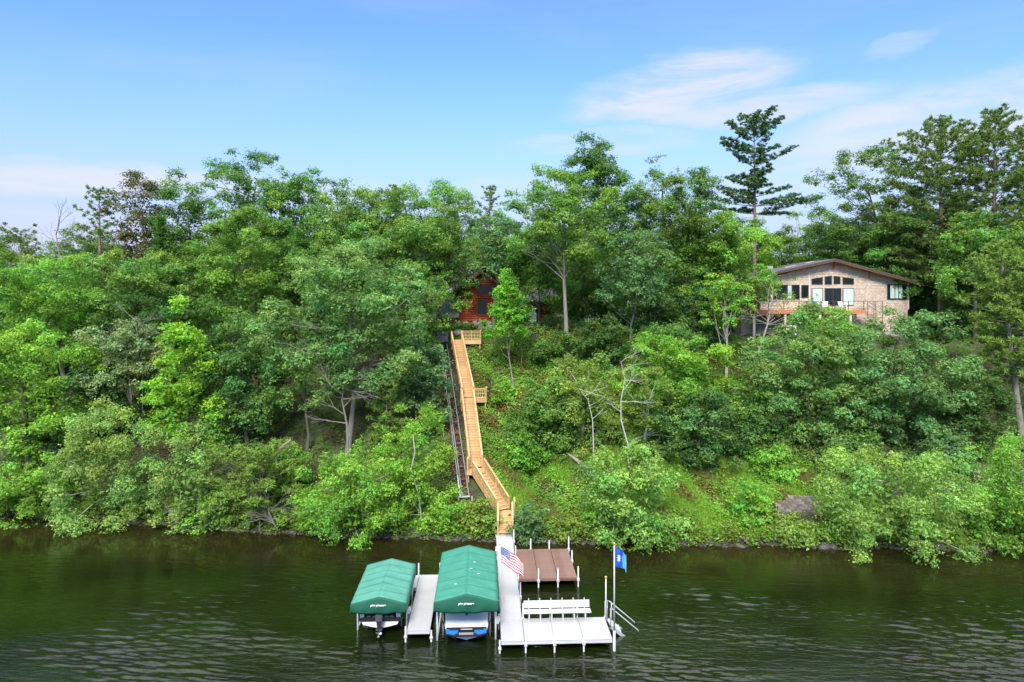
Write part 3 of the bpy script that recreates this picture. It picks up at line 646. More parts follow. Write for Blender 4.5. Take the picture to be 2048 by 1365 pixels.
    mb.build('lift_frame', ALU, t)
    mb = MB()
    for k in range(5):
        y = .05 + (Ln - .1) * k / 4; mb.bar((-hw + .05, y, ze - .10), (0, y, ze + rise - .11), .03, .03); mb.bar((hw - .05, y, ze - .10), (0, y, ze + rise - .11), .03, .03)
    mb.build('canopy_frame', ALU, t)
    for x in (-.55, .55):
        mb = MB(); mb.bar((x, y0 + .2, .22), (x, y1 - .1, .22), .10, .14); mb.build('bunk', GREYTRIM, t)
    gm_ = MB().tube([(0, 0, .1), (0, 0, 1.75)], .032, 8).mesh('guide_post'); gm_.materials.append(WHITE)
    for x in (-hw + .42, hw - .42):
        for y in (y0 + .12, y1 - .5): o = link('guide_post', gm_, None, t); o.location = (x, y, 0)
    wmb = MB(); wmb.tube([(hw - .02, y0 + .02, 1.0), (hw - .02, y0 + .14, 1.0)], .16, 12); wmb.box(hw - .1, hw + .05, y0 - .06, y0 + .06, .85, 1.2); wmb.build('winch', ALU, t)
    return t
lift(-7.95, -5.03, 1.40, 6.6, 2.05, .36, .62, 2.75, 'smaller boat lift under the paler green canopy, left of the finger dock', CANVAS_PALE)
lift(-3.49, -.13, .60, 7.45, 2.42, .42, .66, 1.42, 'larger boat lift under the deeper green canopy, between finger dock and walkway', CANVAS)

def hull(secs, nseg=9):
    """secs: (y, half width, keel z, chine z, sheer z); closed at the first section"""
    v = []; f = []
    for (y, hw, zk, zc, zs) in secs:
        pts = [(-hw, zs), (-hw * .99, zs * .5 + zc * .5), (-hw * .9, zc), (-hw * .45, zk + (zc - zk) * .42), (0, zk), (hw * .45, zk + (zc - zk) * .42), (hw * .9, zc), (hw * .99, zs * .5 + zc * .5), (hw, zs)]
        v += [(x, y, z) for x, z in pts]
    for j in range(len(secs) - 1):
        for i in range(8): k = j * 9 + i; f.append((k, k + 9, k + 10, k + 1))
    f.append(tuple(range(9))); return v, f
# fishing boat on the small lift
b1 = dthing('motor_boat', -6.49, 2.0, 'white and black boat with a dark outboard motor under the smaller canopy', 'boat')
v, f = hull([(0, 1.02, .42, .62, .98), (1.5, 1.08, .40, .62, 1.0), (3.2, 1.0, .42, .66, 1.08), (4.4, .6, .55, .8, 1.2), (5.0, .08, .9, 1.1, 1.28)])
MB().add(v, f).build('hull', GELCOAT, b1)
mb = MB(); mb.box(-1.06, 1.06, -.03, -.005, .80, 1.02); mb.box(-1.12, -1.03, -.03, 3.2, .82, 1.0); mb.box(1.03, 1.12, -.03, 3.2, .82, 1.0); mb.build('transom_band', BLACK, b1)
mb = MB(); mb.box(-1.08, -.86, 0, 3.4, 1.0, 1.32); mb.box(.86, 1.08, 0, 3.4, 1.0, 1.32); mb.build('gunwale', GELCOAT, b1)
MB().box(-.85, .85, .03, 3.3, .86, .92).build('cockpit_floor', DARKGREY, b1)
MB().box(-.84, .84, .9, 1.3, .92, 1.35).build('rear_seat', BLACK, b1)
for x in (-.62, -.32, .34, .62): MB().box(x - .11, x + .11, -.02, .10, 1.03, 1.09).build('boarding_pad', GREYTRIM, b1)
om = MB(); om.prism([(-.17, 1.0), (.17, 1.0), (.20, 1.25), (.14, 1.62), (-.14, 1.62), (-.20, 1.25)], -.55, -.08); e = om.build('outboard_motor', DARKGREY, b1, .04)
mb = MB(); mb.prism([(-.09, .52), (.09, .52), (.14, 1.02), (-.14, 1.02)], -.42, -.18); mb.build('leg', BLACK, e)
mb = MB(); mb.tube([(0, -.52, .36), (0, -.1, .36)], [.05, .09], 8); mb.box(-.02, .02, -.4, -.2, .12, .55); mb.box(-.16, .16, -.5, -.12, .52, .55); mb.build('gearcase', DARKGREY, e)
pb = MB()
for k in range(3):
    a = k * 2.094 + .4; ca, sa = math.cos(a), math.sin(a)
    pb.add([(0, -.53, .36), (.15 * ca - .06 * sa, -.51, .36 + .15 * sa + .06 * ca), (.19 * ca, -.55, .36 + .19 * sa), (.13 * ca + .06 * sa, -.58, .36 + .13 * sa - .06 * ca)], [(0, 1, 2, 3)])
pb.build('propeller', ALU, e)
# wake boat on the big lift
b2 = dthing('wake_boat', -1.81, 1.35, 'white wake boat with blue swim platform sides under the larger canopy', 'boat')
v, f = hull([(0, 1.06, .02, .34, .62), (.02, 1.16, .02, .38, .95), (2.0, 1.26, .02, .42, 1.15), (4.2, 1.22, .06, .5, 1.30), (5.6, .95, .2, .7, 1.42), (6.5, .55, .5, .95, 1.5)])
MB().add(v, f).build('hull', GELCOAT, b2)
v = [(-1.13, .02, .70), (1.13, .02, .70), (1.15, .55, .98), (-1.15, .55, .98), (-1.16, 1.1, 1.18), (1.16, 1.1, 1.18), (1.2, 3.8, 1.36), (-1.2, 3.8, 1.36)]
MB().add(v, [(0, 1, 2, 3), (3, 2, 5, 4), (4, 5, 6, 7)], True).build('rear_deck', GELCOAT, b2)
mb = MB(); mb.prism([(-1.19, .44), (1.19, .44), (1.27, 1.02), (1.20, 1.02), (1.10, .52), (-1.10, .52), (-1.20, 1.02), (-1.27, 1.02)], -.02, .03); mb.build('transom_trim', BLACK, b2)
for s_ in (-1, 1): mb = MB(); mb.bar((s_ * 1.28, 0, 1.0), (s_ * 1.34, 4.4, 1.28), .03, .09); mb.build('rub_rail', BLACK, b2)
pv = [(-1.12, -.05), (-1.08, -.45), (-.62, -.66), (.62, -.66), (1.08, -.45), (1.12, -.05)]
def slab(poly, z0, z1):
    n_ = len(poly); vs = [(x, y, z0) for x, y in poly] + [(x, y, z1) for x, y in poly]; return MB().add(vs, [tuple(range(n_)), tuple(range(2 * n_ - 1, n_ - 1, -1))] + [(i, i + n_, (i + 1) % n_ + n_, (i + 1) % n_) for i in range(n_)])
sw = slab(pv, .52, .60).build('swim_platform', BLACK, b2)
for s_ in (-1, 1): slab([(s_ * 1.10, -.06), (s_ * 1.06, -.44), (s_ * .64, -.62), (s_ * .42, -.40), (s_ * .44, -.06)], .603, .66).build('side_panel', BLUEGEL, sw)
for s_ in (-1, 1): MB().box(s_ * .62 - .30, s_ * .62 + .30, -.22, -.08, .663, .72).build('grip_pad', BLACK, sw)
MB().box(-.38, .38, -.60, -.44, .603, .64).build('center_pad', GREYTRIM, sw)
mb = MB(); mb.tube([(0, .7, 1.0), (0, .6, 1.35)], .05, 8); mb.ball((0, .6, 1.38), .07); mb.build('tow_post', BLACK, b2)
mb = MB(); mb.box(-.03, .03, .2, .9, -.22, .04); mb.build('fin', GELCOAT, b2)
for s_ in (-1, 1):
    mb = MB(); mb.bar((s_ * 1.12, .05, .40), (s_ * .55, .02, .06), .05, .05); mb.build('surf_tab', BLACK, b2)
mb = MB(); mb.box(-.95, .95, 2.2, 2.9, 1.2, 1.55); mb.build('rear_seat', GREYTRIM, b2)
# ================================================================== RED LOG CABIN
cab = empty('log_cabin', (-2.7, 82, 15.08), 0, 'red log cabin with dark roof half hidden by trees above the stairs', 'cabin'); CB = Vector((-2.7, 82, 15.08))
def cpart(name, mb, mt, parent=cab, bevel=0):
    mb.v = [(p[0] - CB.x, p[1] - CB.y, p[2] - CB.z) for p in mb.v]; return mb.build(name, mt, parent, bevel)
AX, AZ, EZ, XL, XR = -2.7, 21.9, 19.1, -6.24, .83
cpart('wall', MB().prism([(XL + .05, 15.0), (XR - .05, 15.0), (XR - .05, EZ - .1), (AX, AZ - .25), (XL + .05, EZ - .1)], 82.12, 92.0), REDLOG)
logz = 15.1; k = 0
def halflog(x0, x1, z, y=82.1, r=.135, name='log', mt=REDLOG):
    mb = MB(); n = 6; vs = []; fs = []
    for x in (x0, x1):
        for i in range(n + 1):
            a = math.pi * i / n; vs.append((x, y - math.sin(a) * r * .8, z + math.cos(a) * r))
    for i in range(n): fs.append((i, i + 1, n + 2 + i, n + 1 + i))
    fs.append(tuple(range(n, -1, -1))); fs.append(tuple(range(n + 1, 2 * n + 2)))
    mb.add(vs, fs, True); return cpart(name, mb, mt)
while logz < AZ - .3:
    h = logz + .14; ins = 0 if h < EZ - .05 else (h - EZ + .1) / (AZ - EZ) * (AX - XL)
    x0, x1 = XL + ins, XR - ins
    # logs butt against the window frames
    segs = [(x0, x1)]
    for (wx0, wx1, wz0, wz1) in ((-4.22, -2.98, 15.85, 17.75), (-4.3, -1.6, 18.35, 19.5), (-2.25, -1.2, 15.0, 17.3)):
        if wz0 - .05 < h < wz1 + .05:
            ns = []
            for a, b in segs:
                if b <= wx0 or a >= wx1: ns.append((a, b)); continue
                if a < wx0: ns.append((a, wx0))
                if b > wx1: ns.append((wx1, b))
            segs = ns
    for a, b in segs:
        if b - a > .1: halflog(a, b, h)
    logz += .272
def cwin(x0, x1, z0, z1, y=82.0, parent=cab, frame=BROWNTRIM, mull=0, pane=GLASS, fn=cpart, fw=.09):
    mb = MB(); mb.box(x0, x1, y - .06, y + .1, z0, z0 + fw); mb.box(x0, x1, y - .06, y + .1, z1 - fw, z1); mb.box(x0, x0 + fw, y - .06, y + .1, z0 + fw, z1 - fw); mb.box(x1 - fw, x1, y - .06, y + .1, z0 + fw, z1 - fw)
    for i in range(mull): xm = x0 + (x1 - x0) * (i + 1) / (mull + 1); mb.box(xm - .03, xm + .03, y - .03, y + .08, z0 + fw, z1 - fw)
    f = fn('window', mb, frame, parent); fn('pane', MB().box(x0 + fw * .8, x1 - fw * .8, y + .03, y + .05, z0 + fw * .8, z1 - fw * .8), pane, f); return f
cwin(-4.22, -2.98, 15.85, 17.75); cwin(-4.3, -1.6, 18.35, 19.5, mull=1)
d = cpart('door', MB().box(-2.25, -1.2, 82.0, 82.1, 15.1, 17.3), BROWNTRIM); cpart('pane', MB().box(-2.1, -1.35, 81.97, 81.995, 15.5, 17.15), GLASS, d)
sl = .66
for s_, nm in ((-1, 'roof'), (1, 'roof')):
    e = 4.3; mb = MB(); zz = AZ - e * (AZ - EZ) / (AX - XL) + .08
    mb.add([(AX, 81.1, AZ + .1), (AX + s_ * e, 81.1, zz), (AX + s_ * e, 92.6, zz), (AX, 92.6, AZ + .1), (AX, 81.1, AZ - .1), (AX + s_ * e, 81.1, zz - .2), (AX + s_ * e, 92.6, zz - .2), (AX, 92.6, AZ - .1)], [(0, 1, 2, 3), (7, 6, 5, 4), (0, 4, 5, 1), (1, 5, 6, 2), (2, 6, 7, 3), (3, 7, 4, 0)]); rf = cpart(nm, mb, ROOFDARK)
    mb = MB(); mb.bar((AX, 81.06, AZ - .05), (AX + s_ * e, 81.06, zz - .1), .06, .24, (0, 0, 1)); cpart('fascia', mb, BROWNTRIM, rf)
for x in (XL, XR): cpart('corner_board', MB().box(x - .09, x + .09, 81.86, 82.1, 15.0, EZ + .2), BROWNTRIM)
# low left wing with grey roof
cpart('side_wing', MB().box(-8.5, -6.36, 81.6, 84.5, 14.3, 15.9), REDLOG)
for i in range(5): halflog(-8.5, -6.36, 14.5 + i * .27, 81.58)
mb = MB(); mb.add([(-9.0, 81.0, 15.72), (-6.36, 81.0, 15.72), (-6.36, 84.6, 17.75), (-9.0, 84.6, 17.75), (-9.0, 81.0, 15.60), (-6.36, 81.0, 15.60), (-6.36, 84.6, 17.6), (-9.0, 84.6, 17.6)], [(0, 1, 2, 3), (7, 6, 5, 4), (0, 4, 5, 1), (1, 5, 6, 2), (2, 6, 7, 3), (3, 7, 4, 0)]); cpart('wing_roof', mb, ROOFGREY)
mb = MB(); mb.box(-9.0, -8.9, 81.05, 81.15, 14.2, 15.6); cpart('porch_post', mb, WHITE)
# right wing with patio
cpart('right_wing', MB().box(.95, 4.7, 82.4, 90, 15.0, 17.6), REDLOG)
for i in range(9):
    if i < 7: halflog(.95, 2.75, 15.25 + i * .272, 82.38); halflog(3.55, 4.7, 15.25 + i * .272, 82.38)
    else: halflog(.95, 4.7, 15.25 + i * .272, 82.38)
cpart('patio_door', MB().box(2.75, 3.55, 82.3, 82.38, 15.05, 17.1), BROWNTRIM)
cpart('corner_board', MB().box(4.62, 4.76, 82.2, 82.39, 15.0, 17.6), BROWNTRIM)
mb = MB(); mb.add([(.9, 81.8, 17.55), (5.2, 81.8, 17.55), (5.2, 86, 19.2), (.9, 86, 19.2), (.9, 81.8, 17.4), (5.2, 81.8, 17.4), (5.2, 86, 19.05), (.9, 86, 19.05)], [(0, 1, 2, 3), (7, 6, 5, 4), (0, 4, 5, 1), (1, 5, 6, 2), (2, 6, 7, 3), (3, 7, 4, 0)]); cpart('right_wing_roof', mb, ROOFDARK)
cpart('downspout', MB().box(-1.12, -.98, 81.80, 81.92, 15.1, 17.4), WHITE)
# boulder wall
bw = empty('boulder_wall', (-2, 79.4, 14.2), 0, 'low dry wall of big grey boulders holding the cabin terrace', 'boulder wall'); rr = random.Random(11)
x = -6.2
while x < 6.5:
    for row in range(2 if x < -1.2 or x > 1 else 1):
        s = rr.uniform(.38, .62) if x < -1 else rr.uniform(.28, .42)
        if x < -3 and row == 0: s *= 1.15
        o = link('boulder', rr.choice(bould), None, bw); yy = 78.9 + row * .45 + rr.uniform(-.1, .1)
        o.location = (x + 2 + rr.uniform(-.1, .1), yy - 79.4, 14.42 + row * .52 - 14.2 + rr.uniform(-.05, .08)); o.scale = (s * rr.uniform(1.05, 1.35), s, s * rr.uniform(.7, .9)); o.rotation_euler = (rr.uniform(-.2, .2), rr.uniform(-.2, .2), rr.uniform(0, 6.3))
    x += rr.uniform(.75, 1.0)
# lone stepping stone behind the stair head
o = link('flat_boulder', bould[2].copy(), None); o.location = (-6.0, 76.2, 14.05); o.scale = (.75, .5, .42); tag(o, 'flat brown boulder lying just behind the top of the staircase', 'boulder')
o = link('flat_boulder', bould[3].copy(), None); o.location = (-7.6, 79.6, 14.5); o.scale = (.5, .35, .25); tag(o, 'small pale boulder on the lawn beside the low cabin wing', 'boulder')
# barbecue
bq = empty('gas_grill', (2.45, 80.7, 15.05), R(6), 'stainless steel gas grill on the patio in front of the cabin', 'grill')
GR = mat('grill_steel', (.55, .56, .57), .35, .08, 5, metal=.5)
mb = MB(); mb.box(-.42, .42, -.28, .28, .1, .85); mb.build('cabinet', GR, bq, .01)
mb = MB(); mb.prism([(-.42, .87), (.42, .87), (.40, 1.15), (.30, 1.28), (-.30, 1.28), (-.40, 1.15)], -.27, .27); mb.build('lid', GR, bq, .01)
for s_ in (-1, 1): MB().box(s_ * .44 if s_ > 0 else -.80, .80 if s_ > 0 else -.44, -.25, .25, .84, .88).build('side_shelf', GR, bq); MB().box(s_ * .21 - .19, s_ * .21 + .19, -.305, -.282, .16, .72).build('cabinet_door', GELCOAT, bq)
mb = MB(); mb.tube([(-.3, -.33, 1.02), (.3, -.33, 1.02)], .018, 6); mb.build('handle', BLACK, bq)

# ================================================================== SHINGLED HOUSE
HY = 85.0
def hw(x, y, Y=HY): v = at(1430 + x * .21, 490 + y * .21, Y); return v.x, v.z
HB = Vector((40, 85, 16.4)); hs = empty('shingled_house', HB, 0, 'wide cedar shingled house with dark low gable roof and balcony, right of the pines', 'house')
def hpart(name, mb, mt, parent=hs, bevel=0):
    mb.v = [(p[0] - HB.x, p[1] - HB.y, p[2] - HB.z) for p in mb.v]; return mb.build(name, mt, parent, bevel)
def shingle_mat():
    m = bpy.data.materials.new('cedar_shingles'); n, l, p = nodes(m); p.inputs['Roughness'].default_value = .85; mth, mix = mk(n, l)
    tc = n.new('ShaderNodeTexCoord'); mp = n.new('ShaderNodeMapping'); mp.inputs['Rotation'].default_value = (R(90), 0, 0); l.new(tc.outputs['Object'], mp.inputs[0])
    b = n.new('ShaderNodeTexBrick'); b.inputs['Scale'].default_value = 1; b.inputs['Brick Width'].default_value = .22; b.inputs['Row Height'].default_value = .19; b.inputs['Mortar Size'].default_value = .012; b.inputs['Bias'].default_value = 0
    b.inputs['Color1'].default_value = (.66, .50, .39, 1); b.inputs['Color2'].default_value = (.88, .73, .60, 1); b.inputs['Mortar'].default_value = (.28, .20, .16, 1); l.new(mp.outputs[0], b.inputs[0])
    t = n.new('ShaderNodeTexNoise'); t.inputs['Scale'].default_value = .8; t.inputs['Detail'].default_value = 8; t.inputs['Roughness'].default_value = .75; l.new(tc.outputs['Object'], t.inputs[0])
    r = n.new('ShaderNodeMapRange'); r.inputs[1].default_value = .3; r.inputs[2].default_value = .7; r.inputs[3].default_value = .72; r.inputs[4].default_value = 1.12; l.new(t.outputs[0], r.inputs[0])
    q = n.new('ShaderNodeMix'); q.data_type = 'RGBA'; q.blend_type = 'MULTIPLY'; q.inputs[0].default_value = 1; l.new(b.outputs[0], q.inputs[6]); l.new(r.outputs[0], q.inputs[7]); l.new(q.outputs[2], p.inputs['Base Color'])
    bu = n.new('ShaderNodeBump'); bu.inputs['Strength'].default_value = .8; bu.inputs['Distance'].default_value = .03; l.new(b.outputs[1], bu.inputs['Height']); bu.invert = True; l.new(bu.outputs[0], p.inputs['Normal']); return m
SHING = shingle_mat()
xl, _ = hw(440, 0); xr, zfl = hw(1835, 690); xa, za = hw(1150, 150)
_, zer = hw(1835, 345); _, zel = hw(440, 330)
zb = 13.7
# front wall above the floor in horizontal courses, each lapping the one below
slope_r = (za - zer) / (xr - xa); slope_l = (za - zel) / (xa - xl)
hpart('wall', MB().prism([(xl, 15.8), (xl + (xr - xl) * .42, 15.8), (xl + (xr - xl) * .42, zb), (xr, zb), (xr, zer), (xa, za), (xl, zel)], HY, HY + 11), SHING)
z = zb + .1; mb = MB()
while z < za - .2:
    t = z + .19; a = xl + .02 if t < zel else xl + (t - zel) / slope_l; b = xr - .02 if t < zer else xr - (t - zer) / slope_r
    if z < 15.9: a = max(a, xl + (xr - xl) * .42)
    if b - a > .3: mb.box(a, b, HY - .028, HY - .002, z, z + .165)
    z += .19
tag(hpart('shingle_course', mb, SHING), kind='stuff')
PALE = mat('pale_trim', (.62, .52, .45), .7, .06, 3)
for x in (440, 535, 897, 1838):
    X, _ = hw(x, 0); top = min(za - abs(X - xa) * .27 - .1, 30); hpart('trim_board', MB().box(X - .10, X + .10, HY - .07, HY - .03, 16.45, top), PALE)
WFR = mat('window_frame_dark', (.03, .035, .035), .5, .1, 3)
CURT = mat('pale_curtain', (.42, .52, .49), .8, .12, 8, stretch=(3, 1, .2)); BLIND = mat('pale_blind', (.50, .66, .60), .7, .03, 3)
def hpoly(pts, name='window', fr=WFR, pane=GLASS):
    P_ = [hw(x, y) for x, y in pts]; cx = sum(p[0] for p in P_) / len(P_); cz = sum(p[1] for p in P_) / len(P_)
    f = hpart(name, MB().prism(P_, HY - .10, HY - .035), fr)
    ins = [(cx + (x - cx) * (1 - .09 / max(.3, abs(x - cx))), cz + (z - cz) * (1 - .09 / max(.3, abs(z - cz)))) for x, z in P_]
    hpart('pane', MB().prism(ins, HY - .115, HY - .102), pane, f); return f
hpoly([(918, 377), (1024, 377), (1024, 306), (918, 324)]); hpoly([(1043, 377), (1110, 377), (1110, 293), (1043, 305)]); hpoly([(1128, 374), (1192, 374), (1192, 305), (1128, 295)]); hpoly([(1213, 377), (1320, 377), (1320, 322), (1213, 306)])
hpoly([(918, 575), (1024, 575), (1024, 412), (918, 412)], 'door', pane=BLIND)
f = hpoly([(1043, 578), (1200, 578), (1200, 412), (1043, 412)], 'sliding_door'); X, z0 = hw(1120, 575); _, z1 = hw(1120, 415); hpart('mullion', MB().box(X - .05, X + .05, HY - .13, HY - .116, z0, z1), WFR, f)
hpoly([(1213, 578), (1322, 578), (1322, 412), (1213, 412)], 'door', pane=BLIND)
hpoly([(458, 505), (527, 505), (527, 382), (458, 382)])
f = hpoly([(548, 520), (804, 520), (804, 380), (548, 380)])
for x in (680, 735): X, z0 = hw(x, 515); _, z1 = hw(x, 384); hpart('mullion', MB().box(X - .04, X + .04, HY - .13, HY - .116, z0, z1), WFR, f)
X0, z0 = hw(690, 512); X1, z1 = hw(725, 388); hpart('curtain', MB().box(X0, X1, HY - .128, HY - .1165, z0, z1), CURT, f)
hpoly([(820, 505), (890, 505), (890, 382), (820, 382)])
f = hpoly([(1636, 522), (1824, 522), (1824, 376), (1636, 376)])
for a, b in ((1665, 1705), (1712, 1740), (1748, 1778)): X0, z0 = hw(a, 510); X1, z1 = hw(b, 386); hpart('curtain', MB().box(X0, X1, HY - .128, HY - .1165, z0, z1), CURT, f)
# recessed porch on the left
xp0, _ = hw(150, 0); DARKWALL = mat('brown_wall', (.16, .085, .05), .8, .15, 3)
hpart('porch_wall', MB().box(xp0, xl, HY + 3.0, HY + 10, 15.2, zel - .1), DARKWALL)
hpart('porch_floor', MB().box(xp0, xl, HY - .2, HY + 3, 16.2, 16.42), CEDAR)
for x in (165, 300): X, _ = hw(x, 0); hpart('porch_post', MB().box(X - .08, X + .08, HY - .1, HY + .06, 16.4, zel - .45), DARKWALL)
cwin(hw(385, 0)[0], hw(436, 0)[0], 17.0, 19.2, HY + 2.9, hs, WFR, 0, GLASS, hpart)
# roof: two planes with a front overhang
xel, zl_ = hw(100, 356, HY - 1.2); xer, zr_ = hw(1892, 338, HY - 1.2); xap, zap = hw(1148, 132, HY - 1.2)
for (xe, ze_) in ((xel, zl_), (xer, zr_)):
    th = .14; mb = MB(); y0, y1 = HY - 1.2, HY + 11.6
    mb.add([(xap, y0, zap), (xe, y0, ze_), (xe, y1, ze_), (xap, y1, zap), (xap, y0, zap - th), (xe, y0, ze_ - th), (xe, y1, ze_ - th), (xap, y1, zap - th)], [(0, 1, 2, 3), (7, 6, 5, 4), (0, 4, 5, 1), (1, 5, 6, 2), (2, 6, 7, 3), (3, 7, 4, 0)]); rf = hpart('roof', mb, ROOFDARK)
    mb = MB(); mb.bar((xap, y0 - .03, zap - .12), (xe, y0 - .03, ze_ - .10), .05, .22); hpart('rake_board', mb, mat('dark_fascia', (.075, .065, .065), .5, .1, 3), rf)
    mb = MB(); mb.bar((xap, y0 + .25, zap - .30), (xe, y0 + .25, ze_ - .30), .5, .04); hpart('soffit', mb, CEDAR, rf)
for (x, y) in ((1125, 170), (1468, 248)):
    X, Z = hw(x, y); mb = MB(); mb.box(X - .07, X + .07, HY - 1.0, HY - .03, Z + .05, Z + .22); mb.bar((X, HY - .75, Z + .1), (X, HY - .1, Z - .75), .13, .13); mb.bar((X - .02, HY - .08, Z + .1), (X - .02, HY - .08, Z - .95), .14, .10); hpart('roof_bracket', mb, CEDAR)
X, Z = hw(700, 168); hpart('roof_vent', MB().box(X - .35, X + .35, HY + 6, HY + 6.3, Z - .9, Z - .2), GREYTRIM); 
for (x, y, w) in ((990, 175, .5), (800, 190, .7)):
    X, _ = hw(x, y); zz = zap - (xap - X) * (zap - zl_) / (xap - xel); s_ = (zap - zl_) / (xap - xel)
    hpart('skylight', MB().add([(X - w, HY + 2.5, zz - w * s_ + .08), (X + w, HY + 2.5, zz + w * s_ + .08), (X + w, HY + 3.4, zz + w * s_ + .08), (X - w, HY + 3.4, zz - w * s_ + .08), (X - w, HY + 2.5, zz - w * s_ - .02), (X + w, HY + 2.5, zz + w * s_ - .02), (X + w, HY + 3.4, zz + w * s_ - .02), (X - w, HY + 3.4, zz - w * s_ - .02)], [(0, 1, 2, 3), (0, 4, 5, 1), (1, 5, 6, 2), (3, 7, 4, 0), (2, 6, 7, 3)]), GREYTRIM)
# foundation of dark fieldstone under the balcony
hpart('foundation', MB().box(xl - 2.5, hw(1300, 0)[0], HY + .06, HY + 9, 11.5, 15.85), mat('fieldstone', (.12, .105, .095), .9, .3, 2.5, .9, 5, col2=(.26, .235, .215)))
hpart('foundation_block', MB().box(hw(1300, 0)[0], xr - .02, HY + .04, HY + 9, 11.8, 13.72), mat('fieldstone2', (.35, .32, .30), .9, .2, 2.5, .5, 5))
# balcony
bx0, _ = hw(360, 0, 83); bx1, _ = hw(1420, 0, 83)
bl = hpart('balcony_deck', MB().box(bx0, bx1, 82.6, HY - .1, 16.32, 16.44), CEDAR); hpart('balcony_fascia', MB().box(bx0, bx1, 82.5, 82.58, 16.0, 16.46), mat('terracotta_fascia', (.50, .18, .085), .6, .08, 2), bl)
for x in (372, 668, 1000, 1290): X, _ = hw(x, 0, 82.7); hpart('balcony_post', MB().box(X - .13, X + .13, 82.62, 82.88, 11.6, 16.0), PALE)
RAILD = mat('dark_railing', (.06, .05, .045), .5, .1, 3)
mb = MB(); mb.box(bx0, bx1, 82.52, 82.58, 17.48, 17.54); mb.box(bx0, bx1, 82.53, 82.56, 16.62, 16.66); hpart('rail', mb, RAILD, bl)
rp = MB().box(-.035, .035, -.03, .03, 0, 1.05).mesh('rail_post'); rp.materials.append(RAILD)
for x in (362, 510, 655, 800, 870, 1010, 1140, 1273, 1418): o = link('rail_post', rp, None, bl); X, _ = hw(x, 0, 82.55); o.location = (X - HB.x, 82.55 - HB.y, 16.46 - HB.z)
sx1 = hw(1585, 0, 83)[0]
for k in range(6):
    x = bx1 + .05 + k * .30; hpart('stair_tread', MB().box(x, x + .28, 82.7, 84.0, 16.2 - k * .18, 16.25 - k * .18), CEDAR)
for y in (82.6, 84.1): mb = MB(); mb.bar((bx1, y, 17.5), (sx1, y, 17.45), .05, .05); mb.bar((bx1 + .4, y, 17.4), (sx1 + .3, y, 16.2), .04, .04); mb.bar((bx1 + 1.0, y, 17.5), (bx1 + 1.0, y, 15.4), .05, .05); mb.bar((sx1 - .1, y, 17.5), (sx1 - .1, y, 14.8), .05, .05); hpart('stair_rail', mb, RAILD)
# heat pump under the balcony
X0, Z1 = hw(682, 765, 83.4); X1, Z0 = hw(778, 885, 83.4)
hp = empty('heat_pump', ((X0 + X1) / 2, 83.4, Z0), 0, 'white double fan heat pump standing on the ground under the balcony', 'heat pump'); w_ = (X1 - X0) / 2; h_ = Z1 - Z0
MB().box(-w_, w_, 0, .4, 0, h_).build('casing', GELCOAT, hp, .02); MB().box(-w_, w_, .0, .4, -1.2, -.003).build('stand', GREYTRIM, hp)
for zc in (h_ * .27, h_ * .74):
    mb = MB(); n = 20; mb.add([(.0 - .12 + .26 * math.cos(2 * math.pi * k / n), -.006, zc + .26 * math.sin(2 * math.pi * k / n)) for k in range(n)], [tuple(range(n))]); fo = mb.build('fan_grille', GREYTRIM, hp)
    mb = MB()
    for r_ in (.09, .17, .25):
        pts = [(-.12 + r_ * math.cos(2 * math.pi * k / 16), -.02, zc + r_ * math.sin(2 * math.pi * k / 16)) for k in range(17)]; mb.tube(pts, .012, 4, False)
    mb.build('grille_ring', BLACK, fo)
# chairs on the balcony
def adirondack(name, loc, rz, mt, label):
    t = empty(name, loc, rz, label, 'chair', 'chairs on the balcony')
    for i in range(5): mb = MB(); x = -.24 + i * .12; mb.bar((x, .22, .30), (x * 1.1, .52, 1.08 - abs(i - 2) * .04), .10, .025, (0, -1, .3)); mb.build('back_slat', mt, t)
    for i in range(4): MB().box(-.28, .28, -.3 + i * .13, -.19 + i * .13, .38 - i * .03, .405 - i * .03).build('seat_slat', mt, t)
    for s_ in (-1, 1):
        MB().box(s_ * .36 - .07, s_ * .36 + .07, -.36, .38, .60, .625).build('armrest', mt, t); MB().box(s_ * .31 - .03, s_ * .31 + .03, -.32, -.22, 0, .598).build('leg', mt, t)
        mb = MB(); mb.bar((s_ * .31, -.3, .36), (s_ * .31, .62, .04), .03, .12); mb.build('leg', mt, t)
    return t
BLUE = mat('blue_plastic', (.02, .10, .52), .5, .05, 3)
adirondack('patio_chair', (hw(1215, 0, 83.6)[0], 83.6, 16.445), R(10), GELCOAT, 'white slatted armchair on the balcony in front of the pale door')
adirondack('patio_chair', (hw(1050, 0, 83.8)[0], 83.8, 16.445), R(-20), GELCOAT, 'white slatted armchair nearer the blue chair on the balcony')
adirondack('patio_chair', (hw(955, 0, 83.6)[0], 83.6, 16.445), R(5), BLUE, 'blue slatted armchair on the balcony')
tb = empty('patio_table', (hw(1130, 0, 83.3)[0], 83.3, 16.445), 0, 'small dark table between the white chairs on the balcony', 'table'); MB().tube([(0, 0, .5), (0, 0, .54)], .3, 14).build('table_top', DARKGREY, tb)
for a in range(4): mb = MB(); mb.bar((.2 * math.cos(a * 1.57), .2 * math.sin(a * 1.57), 0), (.2 * math.cos(a * 1.57), .2 * math.sin(a * 1.57), .5), .04, .04); mb.build('leg', DARKGREY, tb)

